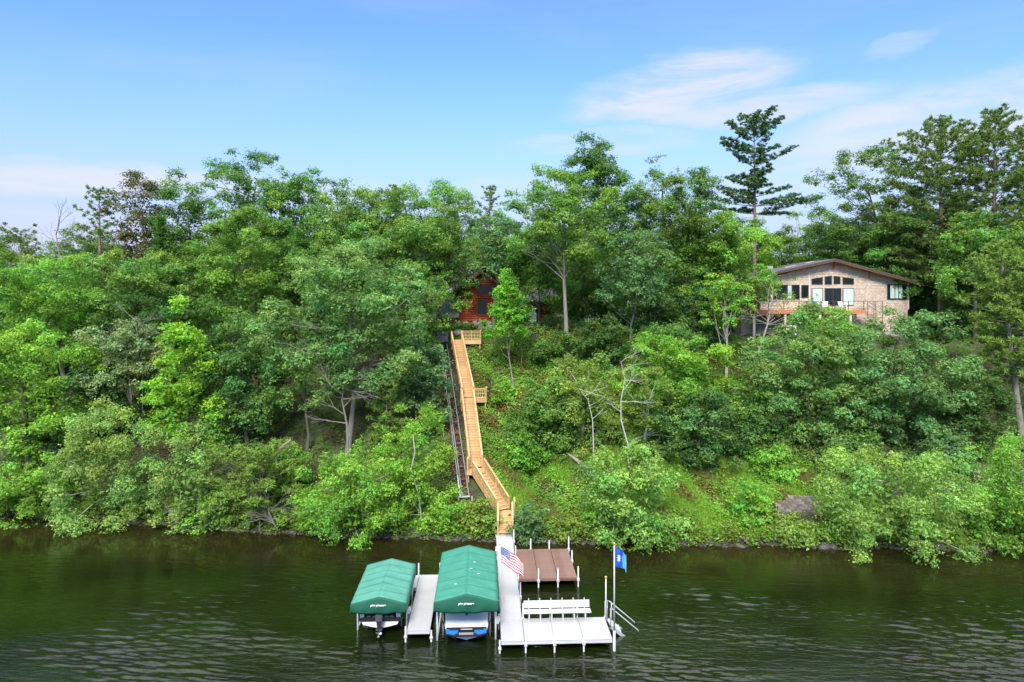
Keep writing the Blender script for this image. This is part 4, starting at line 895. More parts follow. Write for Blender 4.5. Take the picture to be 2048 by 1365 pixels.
# old block wall low on the right slope
q0 = at(1553, 1028, 52.6); X0 = q0.x; X1 = at(1640, 1028, 52.6).x
ow = empty('block_wall', (X0, 52.7, 1.4), R(-4), 'weathered grey block wall low on the grassy slope, left of the pale shore birch', 'wall'); rr = random.Random(8)
bm_ = MB().box(0, .385, 0, .25, 0, .185).mesh('block'); bm_.materials.append(mat('old_block', (.10, .085, .07), .9, .3, 4, .9, 12, col2=(.27, .235, .20), obvar=.4))
zb_ = -.12
for r_ in range(8):
    for c_ in range(9):
        if r_ > 5 and (c_ < 2 or c_ > 6): continue
        o = link('block', bm_, None, ow); o.location = (c_ * .4 + (r_ % 2) * .2, rr.uniform(-.02, .02) + r_ * .03, zb_ + r_ * .192); o.rotation_euler.z = rr.uniform(-.03, .03)
# ================================================================== VEGETATION
def unit(a): return a / np.maximum(np.linalg.norm(a, axis=-1, keepdims=True), 1e-9)
def leaves(pos, nrm, size, aspect, col, rng, quad=True, jit=.55, droop=0.0):
    n = len(pos); nn = unit(nrm + rng.normal(0, jit, (n, 3))); t = rng.normal(0, 1, (n, 3)); t[:, 2] -= droop; t = unit(t - nn * np.sum(t * nn, 1, keepdims=True)); b = np.cross(nn, t)
    s = (size * rng.uniform(.65, 1.35, n))[:, None]
    if quad: P = np.stack([pos - t * s * .5, pos + b * s * aspect * .5 - t * s * .02 + nn * s * .06, pos + t * s * .5, pos - b * s * aspect * .5 - t * s * .02 + nn * s * .06], 1)
    else: P = np.stack([pos - t * s * .55, pos + t * s * .45 + b * s * aspect * .5, pos + t * s * .45 - b * s * aspect * .5], 1)
    return P
def clump_leaves(C_, Rr, npc, size, col, rng, flat=.62, up=.75, var=.34, twig=5, quad=True, aspect=.72, droop=0.0, down=-.35, spread=.16, yellow=.065):
    """C_ clump centres (K,3), Rr radii (K,), npc leaves per clump (K,)"""
    K = len(C_); nt_ = np.maximum(2, (npc / twig).astype(int)); ki = np.repeat(np.arange(K), nt_); m = len(ki)
    d = unit(rng.normal(0, 1, (m, 3))); d[:, 2] = np.abs(d[:, 2]) * np.where(rng.random(m) < .72, 1, -.6); d[:, 2] = np.maximum(d[:, 2], down); d = unit(d)
    r = rng.random(m) ** .45; lob = 1 + .22 * np.sin(d[:, 0] * 5 + ki * 1.7) * np.sin(d[:, 1] * 5 + ki)
    tp = C_[ki] + d * (Rr[ki] * r * lob)[:, None] * np.array([1, 1, flat])
    if droop: tp[:, 2] -= droop * Rr[ki] * (1 - d[:, 2]) * rng.random(m) * .8
    li = np.repeat(np.arange(m), twig); pos = tp[li] + rng.normal(0, spread, (len(li), 3)) * np.array([1, 1, .6])
    nrm = d[li] * .75 + np.array([0, 0, up])
    tw = 1 + rng.normal(0, var * .55, m); cv = 1 + rng.normal(0, var * .5, K)
    cc = np.array(col)[None, :] * np.clip(tw[li] * cv[ki[li]] * (1 + rng.normal(0, .10, len(li))), .45, 1.9)[:, None]
    yl = np.clip(rng.normal(0, yellow, K)[ki[li]] + rng.normal(0, yellow * .6, m)[li], -.25, .35); cc[:, 0] *= 1 + yl * 1.5; cc[:, 2] *= 1 - yl * .8
    return leaves(pos, nrm, size, aspect, cc, rng, quad, droop=droop), cc
def wob(p, r, rnd): return Vector((p[0] + rnd.uniform(-r, r), p[1] + rnd.uniform(-r, r), p[2] + rnd.uniform(-r, r) * .6))
def limb(mb, a, b, r0, r1, rnd, n=4, sag=.12, sides=5):
    a = Vector(a); b = Vector(b); d = b - a; L_ = d.length; pts = []
    for i in range(n + 1):
        t = i / n; p = a.lerp(b, t) + Vector((rnd.uniform(-1, 1), rnd.uniform(-1, 1), rnd.uniform(-.5, .8))) * L_ * sag * math.sin(math.pi * t) * .7; pts.append(p)
    mb.tube(pts, [r0 + (r1 - r0) * i / n for i in range(n + 1)], sides, False); return pts
def twigs(mb, p, d, L_, r, rnd, depth=3, up=.15, kink=.5):
    """bare branching"""
    if depth < 0 or L_ < .12: return
    q = p + d * L_; mid = p.lerp(q, .5) + Vector((rnd.uniform(-1, 1), rnd.uniform(-1, 1), rnd.uniform(-1, 1))) * L_ * .08
    mb.tube([p, mid, q], [r, r * .8, r * .62], 4, False)
    for k in range(rnd.choice((2, 2, 3))):
        nd = (d + Vector((rnd.uniform(-1, 1), rnd.uniform(-1, 1) * .8, rnd.uniform(-.7, .9) + up)) * kink).normalized(); twigs(mb, q if k < 2 else mid, nd, L_ * rnd.uniform(.58, .82), r * .6, rnd, depth - 1, up, kink)
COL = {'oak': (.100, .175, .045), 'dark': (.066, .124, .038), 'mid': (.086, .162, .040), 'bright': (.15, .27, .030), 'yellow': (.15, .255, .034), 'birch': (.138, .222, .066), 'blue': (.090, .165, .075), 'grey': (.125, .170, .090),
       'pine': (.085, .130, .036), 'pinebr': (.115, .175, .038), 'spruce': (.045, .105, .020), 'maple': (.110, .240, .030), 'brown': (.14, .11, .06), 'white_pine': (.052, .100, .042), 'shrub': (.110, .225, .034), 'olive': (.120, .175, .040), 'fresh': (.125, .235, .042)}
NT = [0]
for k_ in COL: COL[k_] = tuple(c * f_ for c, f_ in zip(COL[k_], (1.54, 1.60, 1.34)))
def finish(root, P_, cc, m=LEAF):
    P_ = P_ - np.array(root.location)[None, None, :]; o = link('crown', np_mesh('crown', P_, cc), m, root); NT[0] += len(P_) * (P_.shape[1] - 2); return o
def trunk_obj(root, mb, m, name='trunk'):
    L0 = root.location; mb.v = [(p[0] - L0.x, p[1] - L0.y, p[2] - L0.z) for p in mb.v]; return mb.build(name, m, root)

def broadleaf(name, cat, label, px, pt, pb, w, Y, col, seed, nl=14, base=None, by=None, bark=BARK, group=None, leaf=.215, dens=1.0, gap=1.0, flat=.80, rc=None, depth=.85, dead=0, tr=None, trY=None, kind='oak', quad=False, flatb=.55, pts=None, up=.75, droop=0.0, trunk_r=None):
    """px centre, pt crown top, pb crown bottom, w crown width: where the crown shows in the photograph at distance Y"""
    rng = np.random.default_rng(seed); rnd = random.Random(seed); top = at(px, pt, Y); bot = at(px, pb, Y); cx = top.x; a = m_of(w, Y) / 2; h = (top.z - bot.z) / 2; cz = (top.z + bot.z) / 2; b = a * depth
    bx = at(base, 0, Y).x if base else cx + rnd.uniform(-.2, .2) * a; bY = by or Y + rnd.uniform(0, .3) * b; g = float(gz(bx, bY))
    root = empty(name, (bx, bY, g), 0, label, cat, group)
    rc = rc or min(1.15, max(.5, .225 * (a * h) ** .5)); area = 4 * math.pi * (((a * b) ** 1.6 + (a * h) ** 1.6 + (b * h) ** 1.6) / 3) ** .625
    K = int(max(14, 1.2 * area / (math.pi * rc * rc) * gap)); i = np.arange(K) + .5; ph = np.arccos(1 - 2 * i / K); th = math.pi * (1 + 5 ** .5) * i
    d = np.stack([np.cos(th) * np.sin(ph), np.sin(th) * np.sin(ph), np.cos(ph)], 1); d = unit(d + rng.normal(0, .18, d.shape))
    l0 = rng.uniform(0, 6.3, 6); env = 1 + .17 * np.sin(3 * np.arctan2(d[:, 1], d[:, 0]) + l0[0]) * np.cos(2.3 * d[:, 2] + l0[1]) + .13 * np.sin(5 * d[:, 0] + l0[2]) * np.sin(4 * d[:, 2] + l0[3])
    f = np.where(rng.random(K) < .30, rng.uniform(.35, .72, K), rng.uniform(.80, 1.03, K)) * env
    ce = d * f[:, None]; ce[:, 2] = np.where(ce[:, 2] < 0, ce[:, 2] * (flatb + .35), ce[:, 2])
    if kind == 'cone': t = (ce[:, 2] + 1) / 2; k = np.clip(1.25 - t * 1.05, .12, 1.1); ce[:, 0] *= k; ce[:, 1] *= k
    if kind == 'umbrella': k = np.clip(1.12 - .35 * ce[:, 2], .7, 1.15); ce[:, 0] *= np.where(ce[:, 2] > .2, k, 1); ce[:, 1] *= np.where(ce[:, 2] > .2, k, 1)
    if kind != 'cone': lowr = np.where(d[:, 2] < 0, 1 / np.sqrt(np.clip(1 - d[:, 2] ** 2, .12, 1)), 1.0) ** .75; ce[:, 0] *= lowr; ce[:, 1] *= lowr; ce[:, 2] = np.sign(ce[:, 2]) * np.abs(ce[:, 2]) ** .85
    q0_, q1_ = np.percentile(ce[:, 2], [3, 97]); ce[:, 2] = (ce[:, 2] - (q0_ + q1_) / 2) / ((q1_ - q0_) / 2) * .96
    for ax in (0, 1): q0_, q1_ = np.percentile(ce[:, ax], [4, 96]); ce[:, ax] = (ce[:, ax] - (q0_ + q1_) / 2) / ((q1_ - q0_) / 2) * .95
    rr_ = rc * rng.uniform(.62, 1.25, K)
    CC = np.array([cx, Y, cz]) + ce * np.array([max(.2, a - rc * .30), max(.2, b - rc * .3), max(.2, h - rc * .2)])
    gc = gz(CC[:, 0], CC[:, 1]); CC[:, 2] = np.maximum(CC[:, 2], gc + .35)
    col0 = np.array(COL[col] if isinstance(col, str) else col) * rng.uniform(.84, 1.16) * np.array([rng.uniform(.92, 1.08), 1, rng.uniform(.9, 1.1)]); npc = 262 * dens * (rr_ / 1.0) ** 2 * (.24 / leaf) ** 1.5 * np.where(ce[:, 1] > .35, .45, 1.0); P_, cc = clump_leaves(CC, rr_, npc, leaf, col0, rng, flat=flat, quad=quad, up=up, droop=droop, spread=leaf * .75)
    # a few deeper leaves keep the inside of the crown closed
    if gap > .85:
        nf = int(110 * (a * b * h) ** .5); q = unit(rng.normal(0, 1, (nf, 3))) * (rng.random(nf) ** .4 * .68)[:, None] * np.array([a, b, h]) + np.array([cx, Y, cz - .05 * h]); q[:, 2] = np.maximum(q[:, 2], gz(q[:, 0], q[:, 1]) + .1)
        c2 = col0[None, :] * rng.uniform(.6, 1.1, nf)[:, None]; P2 = leaves(q, np.tile([0, 0, 1.], (nf, 1)), .34, .8, c2, rng, quad, .8); P_ = np.concatenate([P_, P2]); cc = np.concatenate([cc, c2])
    finish(root, P_, cc)
    mb = MB(); H_ = top.z - g; tr_ = trunk_r or max(.07, min(.30, .017 * H_ + .03)); topc = Vector((cx + rnd.uniform(-.1, .1) * a, Y, cz + h * .45)); b0 = Vector((bx, bY, g - .3)); tp = []
    if tr: path = [b0] + [at(x_, y_, trY or (bY + (Y - bY) * (k + 1) / (len(tr) + 1))) for k, (x_, y_) in enumerate(tr)] + [topc]
    else: path = [b0] + [b0.lerp(topc, t) + Vector((rnd.uniform(-1, 1), rnd.uniform(-.5, .5), 0)) * .03 * H_ for t in (.25, .5, .75)] + [topc]
    nP = len(path); mb.tube(path, [tr_ * (1.25 if k == 0 else 1 - .8 * k / (nP - 1)) for k in range(nP)], 8, False)
    order = rng.permutation(K)[:min(K, nl)]
    for k in order:
        c = Vector(CC[k]); t = rnd.uniform(.5, .92); q = t * (nP - 1); j = min(nP - 2, int(q)); s0 = path[j].lerp(path[j + 1], q - j)
        if s0.z > c.z - .1: s0 = path[max(1, nP // 2)] if path[max(1, nP // 2)].z < c.z else path[1]
        limb(mb, s0, c, tr_ * .26, .02, rnd)
    for k in range(dead):
        q = rnd.uniform(.45, .8) * (nP - 1); j = min(nP - 2, int(q)); s0 = path[j].lerp(path[j + 1], q - j); aa = rnd.uniform(3.3, 6.1); twigs(mb, s0, Vector((math.cos(aa), math.sin(aa) * .8, rnd.uniform(-.2, .35))).normalized(), a * .32, tr_ * .22, rnd, 3)
    trunk_obj(root, mb, bark); return root

def needles(Cn, rad, n, rng, col, upb=.5, width=.09, var=.2, flat=.8):
    K = len(Cn); ki = np.repeat(np.arange(K), n); m = len(ki); d = unit(rng.normal(0, 1, (m, 3)) + np.array([0, 0, upb])); s = rad[ki] * rng.uniform(.6, 1.15, m); p0 = Cn[ki] + rng.normal(0, .06, (m, 3)); e = d * s[:, None]; e[:, 2] *= flat
    b = unit(np.cross(d, rng.normal(0, 1, (m, 3)))) * width * .5; cv = (1 + rng.normal(0, var * .6, K))[ki] * (1 + rng.normal(0, var * .5, m)); cc = np.array(col)[None, :] * np.clip(cv, .5, 1.7)[:, None]
    return np.stack([p0 + e * .15 + b, p0 + e * .15 - b, p0 + e], 1), cc
def conifer(name, label, px, pt, pb, w, Y, col, seed, style='red', base=None, bark=BARK_PINE, cat='pine tree', group=None, dens=1.0, by=None, lean=None, sparse=1.0):
    rng = np.random.default_rng(seed); rnd = random.Random(seed); top = at(px, pt, Y); bot = at(px, pb, Y); a = m_of(w, Y) / 2; bx = at(base, 0, Y).x if base else top.x; bY = by or Y; g = float(gz(bx, bY)); root = empty(name, (bx, bY, g), 0, label, cat, group)
    mb = MB(); H_ = top.z - g; r0 = max(.08, min(.27, .011 * H_ + .04)); b0 = Vector((bx, bY, g - .3)); tip = Vector((top.x, Y, top.z - .15)); mid = b0.lerp(tip, .5) + Vector((rnd.uniform(-.15, .15), 0, 0)); mb.tube([b0, b0.lerp(mid, .5), mid, mid.lerp(tip, .5), tip], [r0 * 1.2, r0, r0 * .8, r0 * .5, .03], 8, False)
    T = []; RR = []; Hc = top.z - bot.z
    step = {'red': .62, 'white': 1.5, 'spruce': .42, 'sparse': .75}[style] * max(1, Hc / 14) ** .3; z = bot.z
    while z < top.z - .1:
        t = (z - bot.z) / Hc; prof = {'red': (math.sin(math.pi * min(1, t * .80 + .18)) ** .6) * (1.0 if t < .75 else 1 - (t - .75) * 1.6), 'white': float(np.interp(t, [0, .16, .32, .5, .7, .85, 1], [1.0, 1.0, .58, .86, .74, .6, .28])) * (.8 + .3 * rnd.random()), 'spruce': (1 - t) ** .85, 'sparse': (.55 + .5 * math.sin(math.pi * (t * .8 + .1))) * rnd.uniform(.6, 1.1) * (1 if t < .8 else .7)}[style]
        nb = {'red': 5, 'white': 5, 'spruce': 7, 'sparse': 4}[style]; off = rnd.uniform(0, 6.3)
        for k in range(nb):
            if rnd.random() > sparse: continue
            aa = off + 2 * math.pi * k / nb + rnd.uniform(-.35, .35); L_ = max(.25, a * prof * (rnd.uniform(.6, 1.12) if style == 'white' else rnd.uniform(.72, 1.1))); el = {'red': rnd.uniform(.0, .35), 'white': rnd.uniform(-.08, .34), 'spruce': rnd.uniform(-.25, .0), 'sparse': rnd.uniform(.0, .4)}[style] + t * .35
            dv = Vector((math.cos(aa), math.sin(aa) * .9, math.sin(el))); f_ = (z - g) / max(.1, H_); s0 = b0.lerp(tip, max(0, min(1, f_))); e = s0 + dv * L_
            if style == 'white': e.z += (.05 + .3 * t) * L_
            mb.tube([s0, s0.lerp(e, .5) - Vector((0, 0, .04 * L_)), e], [max(.02, r0 * .26 * (1 - .5 * t)), .03, .015], 4, False)
            sp_ = {'red': .42, 'white': .34, 'spruce': .26, 'sparse': .5}[style]; start = {'red': .45, 'white': .28, 'spruce': .15, 'sparse': .5}[style]; m_ = max(2, int(L_ * (1 - start) / sp_) + 1)
            for q in range(m_):
                u_ = start + (1 - start) * q / max(1, m_ - 1); wd = {'red': .34, 'white': .36, 'spruce': .25, 'sparse': .28}[style] * (L_ * .45) * (1.1 - abs(u_ - .6))
                for _ in range({'red': 2, 'white': 5, 'spruce': 2, 'sparse': 2}[style]):
                    c = s0 + (e - s0) * u_ + Vector((rnd.uniform(-wd, wd), rnd.uniform(-wd, wd), rnd.uniform(-.05, .18) * (1 if style != 'white' else 1.3))); T.append(c[:]); RR.append({'red': rnd.uniform(.34, .52), 'white': rnd.uniform(.28, .40), 'spruce': rnd.uniform(.26, .38), 'sparse': rnd.uniform(.30, .46)}[style])
        z += step * (rnd.uniform(.45, 1.25) if style == 'white' else rnd.uniform(.8, 1.2))
    for k in range(4): T.append((tip.x + rnd.uniform(-.2, .2), tip.y, tip.z - .35 * k)); RR.append(.35)
    T = np.array(T); RR = np.array(RR); nn = {'red': 30, 'white': 24, 'spruce': 20, 'sparse': 24}[style]; P_, cc = needles(T, RR, int(nn * dens), rng, COL[col] if isinstance(col, str) else col, upb={'red': .7, 'white': .55, 'spruce': .1, 'sparse': .6}[style], width=.10, flat={'red': .85, 'white': .55, 'spruce': .6, 'sparse': .8}[style])
    finish(root, P_, cc, NEEDLE); trunk_obj(root, mb, bark); return root
def dead_tree(label, base_px, base_Y, segs, seed, r=.12, bark=BARK_GREY, tw=(5, 1.2, 3), name='dead_tree', cat='dead tree', kink=.5, up=.15):
    """segs: pixel path of the bare trunk"""
    rnd = random.Random(seed); p = [at(x, y, Y) for x, y, Y in segs]; g = p[0].copy(); g.z = min(g.z, float(gz(g.x, g.y)) - .1) if len(segs) else g.z
    root = empty(name, g, 0, label, cat); mb = MB(); n = len(p); mb.tube([g] + p if (p[0] - g).length > .2 else p, [r * (1 - .75 * i / n) for i in range(n + (1 if (p[0] - g).length > .2 else 0))], 7, False); k, L_, dp = tw
    for i in range(k):
        q = (.35 + .65 * i / max(1, k - 1)) * (n - 1); j = min(n - 2, int(q)); s0 = p[j].lerp(p[j + 1], q - j); d = Vector((rnd.choice((-1, 1)) * rnd.uniform(.4, 1), rnd.uniform(-.6, .3), rnd.uniform(-.1, .8))).normalized(); twigs(mb, s0, d, L_ * rnd.uniform(.6, 1.1), r * .42, rnd, dp, up, kink)
    trunk_obj(root, mb, bark, 'trunk'); return root

B = broadleaf
G1 = 'trees on the bluff and slope'
# --- far row on the skyline -------------------------------------------------
conifer('pine_tree', 'thin dark pine top at the far left edge of the skyline', 42, 462, 640, 110, 84, 'pine', 1, 'sparse', sparse=.8)
dead_tree('bare grey tree with arching branches on the left skyline', 118, 86, [(122, 640, 86), (120, 560, 86), (118, 500, 86), (112, 470, 86)], 4, .16, tw=(9, 2.2, 4))
conifer('pine_tree', 'tall thin dark pine between the bare tree and the brown oak', 198, 380, 640, 95, 82, 'pine', 2, 'sparse', sparse=.85)
B('oak_tree', 'tree', 'thin brownish half dead oak with many bare branches on the left skyline', 285, 360, 560, 140, 84, (.15, .14, .065), 3, gap=.9, dens=.75, dead=8, bark=BARK_GREY)
conifer('spruce_tree', 'narrow green spruce in front of the brown half dead oak', 322, 432, 600, 85, 76, 'spruce', 5, 'spruce', cat='spruce tree')
B('oak_tree', 'tree', 'slim dark oak on the skyline right of the spruce', 375, 366, 600, 125, 84, 'mid', 6, gap=1.0, dens=.9, dead=3)
B('oak_tree', 'tree', 'tall open crowned oak rising highest on the left skyline', 508, 318, 520, 170, 82, 'mid', 7, gap=.95, dens=.9, tr=[(512, 560), (510, 480), (505, 420)])
B('oak_tree', 'tree', 'rounded green oak just right of the tall open crowned one', 615, 362, 520, 170, 84, 'mid', 8)
B('oak_tree', 'tree', 'pale loose crowned tree on the skyline, middle left', 690, 370, 560, 150, 80, 'oak', 9, dens=.9)
B('oak_tree', 'tree', 'dark rounded tree between the pale loose crown and the cabin trees', 772, 388, 560, 110, 86, 'dark', 10)
conifer('pine_tree', 'dark pine tip poking over the trees left of centre', 792, 370, 470, 46, 92, 'pine', 11, 'sparse')
B('oak_tree', 'tree', 'yellowish green broad oak behind the cabin on the left', 880, 384, 600, 170, 82, 'oak', 12)
B('oak_tree', 'tree', 'thin topped oak on the skyline straight behind the cabin', 905, 380, 470, 90, 95, 'dark', 13, gap=.8, dens=.6)
conifer('pine_tree', 'thin purple grey pine standing alone behind the cabin', 980, 372, 520, 70, 93, 'pine', 14, 'sparse', dens=.8)
B('oak_tree', 'tree', 'highest pointed oak of the middle group right of the cabin', 1190, 290, 480, 170, 86, 'mid', 15, kind='cone', dens=.9)
B('oak_tree', 'tree', 'sparse grey green treetop behind the middle group', 1325, 325, 460, 95, 96, 'grey', 16, gap=.6, dens=.4, dead=5)
conifer('pine_tree', 'tall dark layered white pine standing alone above the house', 1508, 243, 425, 190, 92, 'white_pine', 23, 'white', dens=1.25, sparse=.92)
B('tree', 'tree', 'small pale tree seen in the gap left of the open limbed oak', 1615, 425, 560, 110, 102, 'fresh', 18, gap=.8, dens=.6, bark=BARK_PALE)
B('oak_tree', 'tree', 'open oak with dark limbs showing, behind the house', 1735, 305, 560, 215, 92, 'mid', 19, gap=.8, dens=.8, tr=[(1790, 560), (1775, 490), (1750, 430)], dead=2)
conifer('pine_tree', 'tall red pine left of the tallest one at the right edge', 1880, 235, 570, 235, 84, 'pine', 20, 'red', dens=1.0)
conifer('pine_tree', 'tallest red pine near the right edge of the skyline', 1990, 222, 570, 240, 80, 'pine', 21, 'red', dens=1.0)
B('oak_tree', 'tree', 'green oak filling in below the two tall red pines', 1850, 395, 600, 210, 88, 'mid', 211)
conifer('pine_tree', 'red pine cut off by the right edge', 2095, 260, 560, 170, 82, 'pine', 210, 'red')
B('oak_tree', 'tree', 'dark green oak right behind the shingled house', 1745, 430, 620, 210, 98, 'dark', 22)
B('oak_tree', 'tree', 'green oak behind the left end of the shingled house', 1560, 470, 640, 170, 98, 'mid', 23)
# --- middle of the bluff ---------------------------------------------------
B('maple_tree', 'tree', 'light yellow green tree at the left, below the dark skyline pine', 105, 520, 715, 200, 70, 'fresh', 24, bark=BARK_PALE, dens=.9)
B('oak_tree', 'tree', 'dull green oak at the left edge behind the light tree', 20, 520, 730, 170, 76, 'mid', 25)
B('oak_tree', 'tree', 'wide flat topped grey green oak below the spruce', 275, 508, 640, 190, 70, 'oak', 26, dead=4)
B('oak_tree', 'tree', 'dark oak mass under the flat topped grey green one', 320, 585, 740, 200, 68, 'dark', 27)
B('oak_tree', 'tree', 'large dense round oak left of the tall trunked slope oak', 490, 425, 720, 210, 73, 'mid', 28)
B('oak_tree', 'tree', 'dark oak between the round oak and the pale slope oak', 590, 500, 690, 130, 74, 'dark', 29)
B('oak_tree', 'tree', 'pale soft oak behind the big slope oak, under the skyline', 680, 450, 640, 150, 76, 'oak', 30)
B('oak_tree', 'tree', 'light green oak just left of the cabin roof', 825, 405, 680, 150, 75, 'oak', 31)
B('oak_tree', 'tree', 'dark tree hanging over the left corner of the cabin', 878, 470, 575, 70, 78, 'dark', 32)
B('oak_tree', 'tree', 'grey green tree covering the top of the cabin', 988, 430, 556, 100, 77, 'blue', 33)
B('oak_tree', 'tree', 'dark layered slim tree standing at the cabin patio', 1072, 470, 606, 125, 76.5, 'mid', 34, base=1075, trunk_r=.11, tr=[(1075, 680), (1078, 620), (1080, 560)])
B('oak_tree', 'tree', 'wide light crowned oak on a long straight pale trunk', 1128, 345, 520, 200, 72, 'oak', 35, base=1132, by=70.5, bark=BARK_PALE, tr=[(1132, 640), (1128, 560), (1128, 480)], trunk_r=.26, dead=4)
B('oak_tree', 'tree', 'round bright crowned oak right of the long trunked one', 1370, 352, 560, 190, 80, 'oak', 36, dead=2)
B('oak_tree', 'tree', 'dark oak between the long trunked oak and the round bright one', 1240, 400, 600, 150, 84, 'dark', 37)
B('oak_tree', 'tree', 'small grey green tree with a crooked twin trunk on the bluff edge', 1265, 470, 615, 125, 72, 'blue', 38, base=1262, bark=BARK_PALE, tr=[(1262, 650), (1272, 610)], trunk_r=.15)
B('oak_tree', 'tree', 'bright flat crowned oak left of the shingled house', 1452, 442, 600, 190, 79, 'fresh', 39, dead=3)
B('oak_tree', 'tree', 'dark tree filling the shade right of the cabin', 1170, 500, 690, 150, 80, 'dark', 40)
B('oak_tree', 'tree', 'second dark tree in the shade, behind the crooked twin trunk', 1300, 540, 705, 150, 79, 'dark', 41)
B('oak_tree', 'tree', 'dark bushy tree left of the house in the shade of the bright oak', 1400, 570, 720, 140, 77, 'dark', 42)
B('maple_tree', 'tree', 'slim bright green young maple standing in front of the cabin', 1008, 545, 690, 76, 69, 'maple', 43, base=1030, by=66.5, bark=BARK_PALE, kind='cone', gap=1.15, rc=.62, tr=[(1022, 740), (1016, 700)], trunk_r=.075, leaf=.19)
B('maple_tree', 'tree', 'thin pale sapling trunk with a small top beside the bright maple', 1043, 600, 660, 50, 71, 'mid', 44, base=1041, bark=BARK_PALE, trunk_r=.06, rc=.5)
B('oak_tree', 'tree', 'leafy tree on a thick pale trunk at the left end of the balcony', 1450, 555, 650, 90, 72, 'fresh', 45, base=1452, by=65.5, bark=BARK_PALE, tr=[(1452, 760), (1455, 700)], trunk_r=.24, dens=.9)
B('oak_tree', 'tree', 'twisting thin crowned tree in front of the left house windows', 1540, 545, 650, 150, 74, 'birch', 46, base=1500, by=67, bark=BARK_PALE, gap=.26, dens=.32, dead=5, tr=[(1512, 720), (1535, 650), (1545, 600)], trunk_r=.15)
B('oak_tree', 'tree', 'dense dark green oak right of the shingled house', 1935, 545, 740, 130, 80, 'dark', 47)
B('oak_tree', 'tree', 'round light green oak under the tall right hand pines', 1955, 430, 600, 150, 76, 'oak', 48)
conifer('pine_tree', 'bright red pine with a bare trunk at the right edge', 2000, 480, 745, 150, 62, 'pinebr', 49, 'red', base=2012, by=60, bark=BARK_PALE)
conifer('pine_tree', 'second bright red pine trunk hard against the right edge', 2070, 500, 760, 150, 61.5, 'pinebr', 50, 'red', base=2040, by=60, bark=BARK_PALE)
# --- slope -----------------------------------------------------------------
B('oak_tree', 'tree', 'big bright round topped oak at the far left of the slope', 55, 665, 905, 230, 61, 'fresh', 51)
B('oak_tree', 'tree', 'silvery grey green oak on a straight bare trunk, left slope', 255, 642, 775, 165, 63, 'grey', 52, base=264, bark=BARK_PALE, trunk_r=.16, tr=[(264, 840), (263, 790)])
dead_tree('bare pale branches sticking out above the silvery oak', 275, 63, [(285, 700, 63), (275, 670, 63), (270, 640, 63)], 71, .07, tw=(6, 1.1, 3), name='dead_branch', cat='dead branches')
B('maple_tree', 'tree', 'vivid yellow green maple standing out on the left slope', 368, 650, 890, 140, 59, 'yellow', 53, leaf=.21, kind='cone', rc=.85)
B('oak_tree', 'tree', 'dark green oak between the vivid maple and the big slope oak', 480, 655, 890, 170, 62, 'dark', 54, dead=2)
B('oak_tree', 'tree', 'dark oak low behind the silvery oak', 190, 730, 900, 190, 64, 'dark', 55)
B('oak_tree', 'tree', 'big spreading oak in the middle of the left slope', 700, 498, 770, 315, 63, (.155, .265, .080), 56, rc=.95, dens=1.15, base=708, by=60.5, tr=[(708, 800), (702, 730), (700, 660)], trunk_r=.26, dead=6, bark=BARK_PALE)
dead_tree('crooked bare trunk with dead side branches under the big spreading oak', 690, 58, [(696, 900, 58.5), (694, 850, 58.5), (684, 800, 58.5), (688, 770, 58.5)], 57, .15, tw=(7, 1.7, 4), bark=BARK_PALE, up=0)
B('oak_tree', 'tree', 'low spreading branch of green in front of the crooked bare trunk', 610, 715, 810, 140, 60.5, 'oak', 58, gap=.8, dens=.8, dead=5)
conifer('pine_tree', 'young dull green pine on the slope left of the tram rails', 775, 730, 905, 80, 60, 'pinebr', 59, 'red')
B('oak_tree', 'tree', 'green oak hanging over the tram rails at mid slope', 846, 690, 860, 105, 62, 'blue', 60)
B('oak_tree', 'tree', 'grey green crown just left of the tram cart', 822, 560, 720, 105, 70, 'oak', 61)
B('oak_tree', 'tree', 'round bushy oak right of the clearing', 1085, 765, 905, 140, 60, 'mid', 62)
B('birch_tree', 'birch', 'loose yellow green birch with bent white stems right of the clearing', 1165, 722, 910, 165, 60.5, 'olive', 63, bark=BARK_BIRCH, gap=1.0, dens=.95, leaf=.20)
B('oak_tree', 'tree', 'wide pale green domed oak on the right slope', 1350, 672, 815, 215, 64, 'fresh', 64, base=1432, bark=BARK_PALE, flat=.65)
B('oak_tree', 'tree', 'dark bushes under the wide domed oak', 1400, 790, 930, 190, 59, 'dark', 65, dead=4)
B('birch_tree', 'birch', 'small leafy birch with a leaning white stem beside the dead birch', 1300, 745, 900, 120, 58.5, 'olive', 66, bark=BARK_BIRCH, gap=.8, dens=.85, leaf=.20)
dead_tree('leafless white birch with forked branches on the right slope', 1240, 57, [(1256, 890, 56.8), (1242, 840, 56.8), (1242, 800, 56.8), (1250, 760, 56.8), (1242, 725, 56.8)], 67, .075, bark=BARK_BIRCH, tw=(6, 1.0, 3))
dead_tree('bent white birch stems beside the leafless white birch', 1180, 58, [(1187, 890, 57.5), (1185, 840, 57.5), (1176, 800, 57.5), (1158, 778, 57.5)], 68, .06, bark=BARK_BIRCH, tw=(4, 1.0, 2), name='birch_tree', cat='birch')
B('oak_tree', 'tree', 'large full oak right of centre covering the slope under the balcony', 1612, 628, 950, 230, 61.5, (.165, .285, .080), 69, dens=1.25, rc=.95)
B('oak_tree', 'tree', 'light green top of a slope oak in front of the balcony', 1650, 618, 740, 125, 66, 'fresh', 70)
B('oak_tree', 'tree', 'large full oak in front of the right end of the house', 1800, 645, 950, 245, 60.5, (.150, .255, .085), 71, dens=1.25, rc=.95)
B('oak_tree', 'tree', 'dark low oak right of the two large slope oaks', 1930, 740, 905, 150, 60, 'dark', 72)
B('oak_tree', 'tree', 'dark shrubby tree between the domed oak and the large slope oaks', 1490, 780, 950, 120, 61, 'mid', 73)
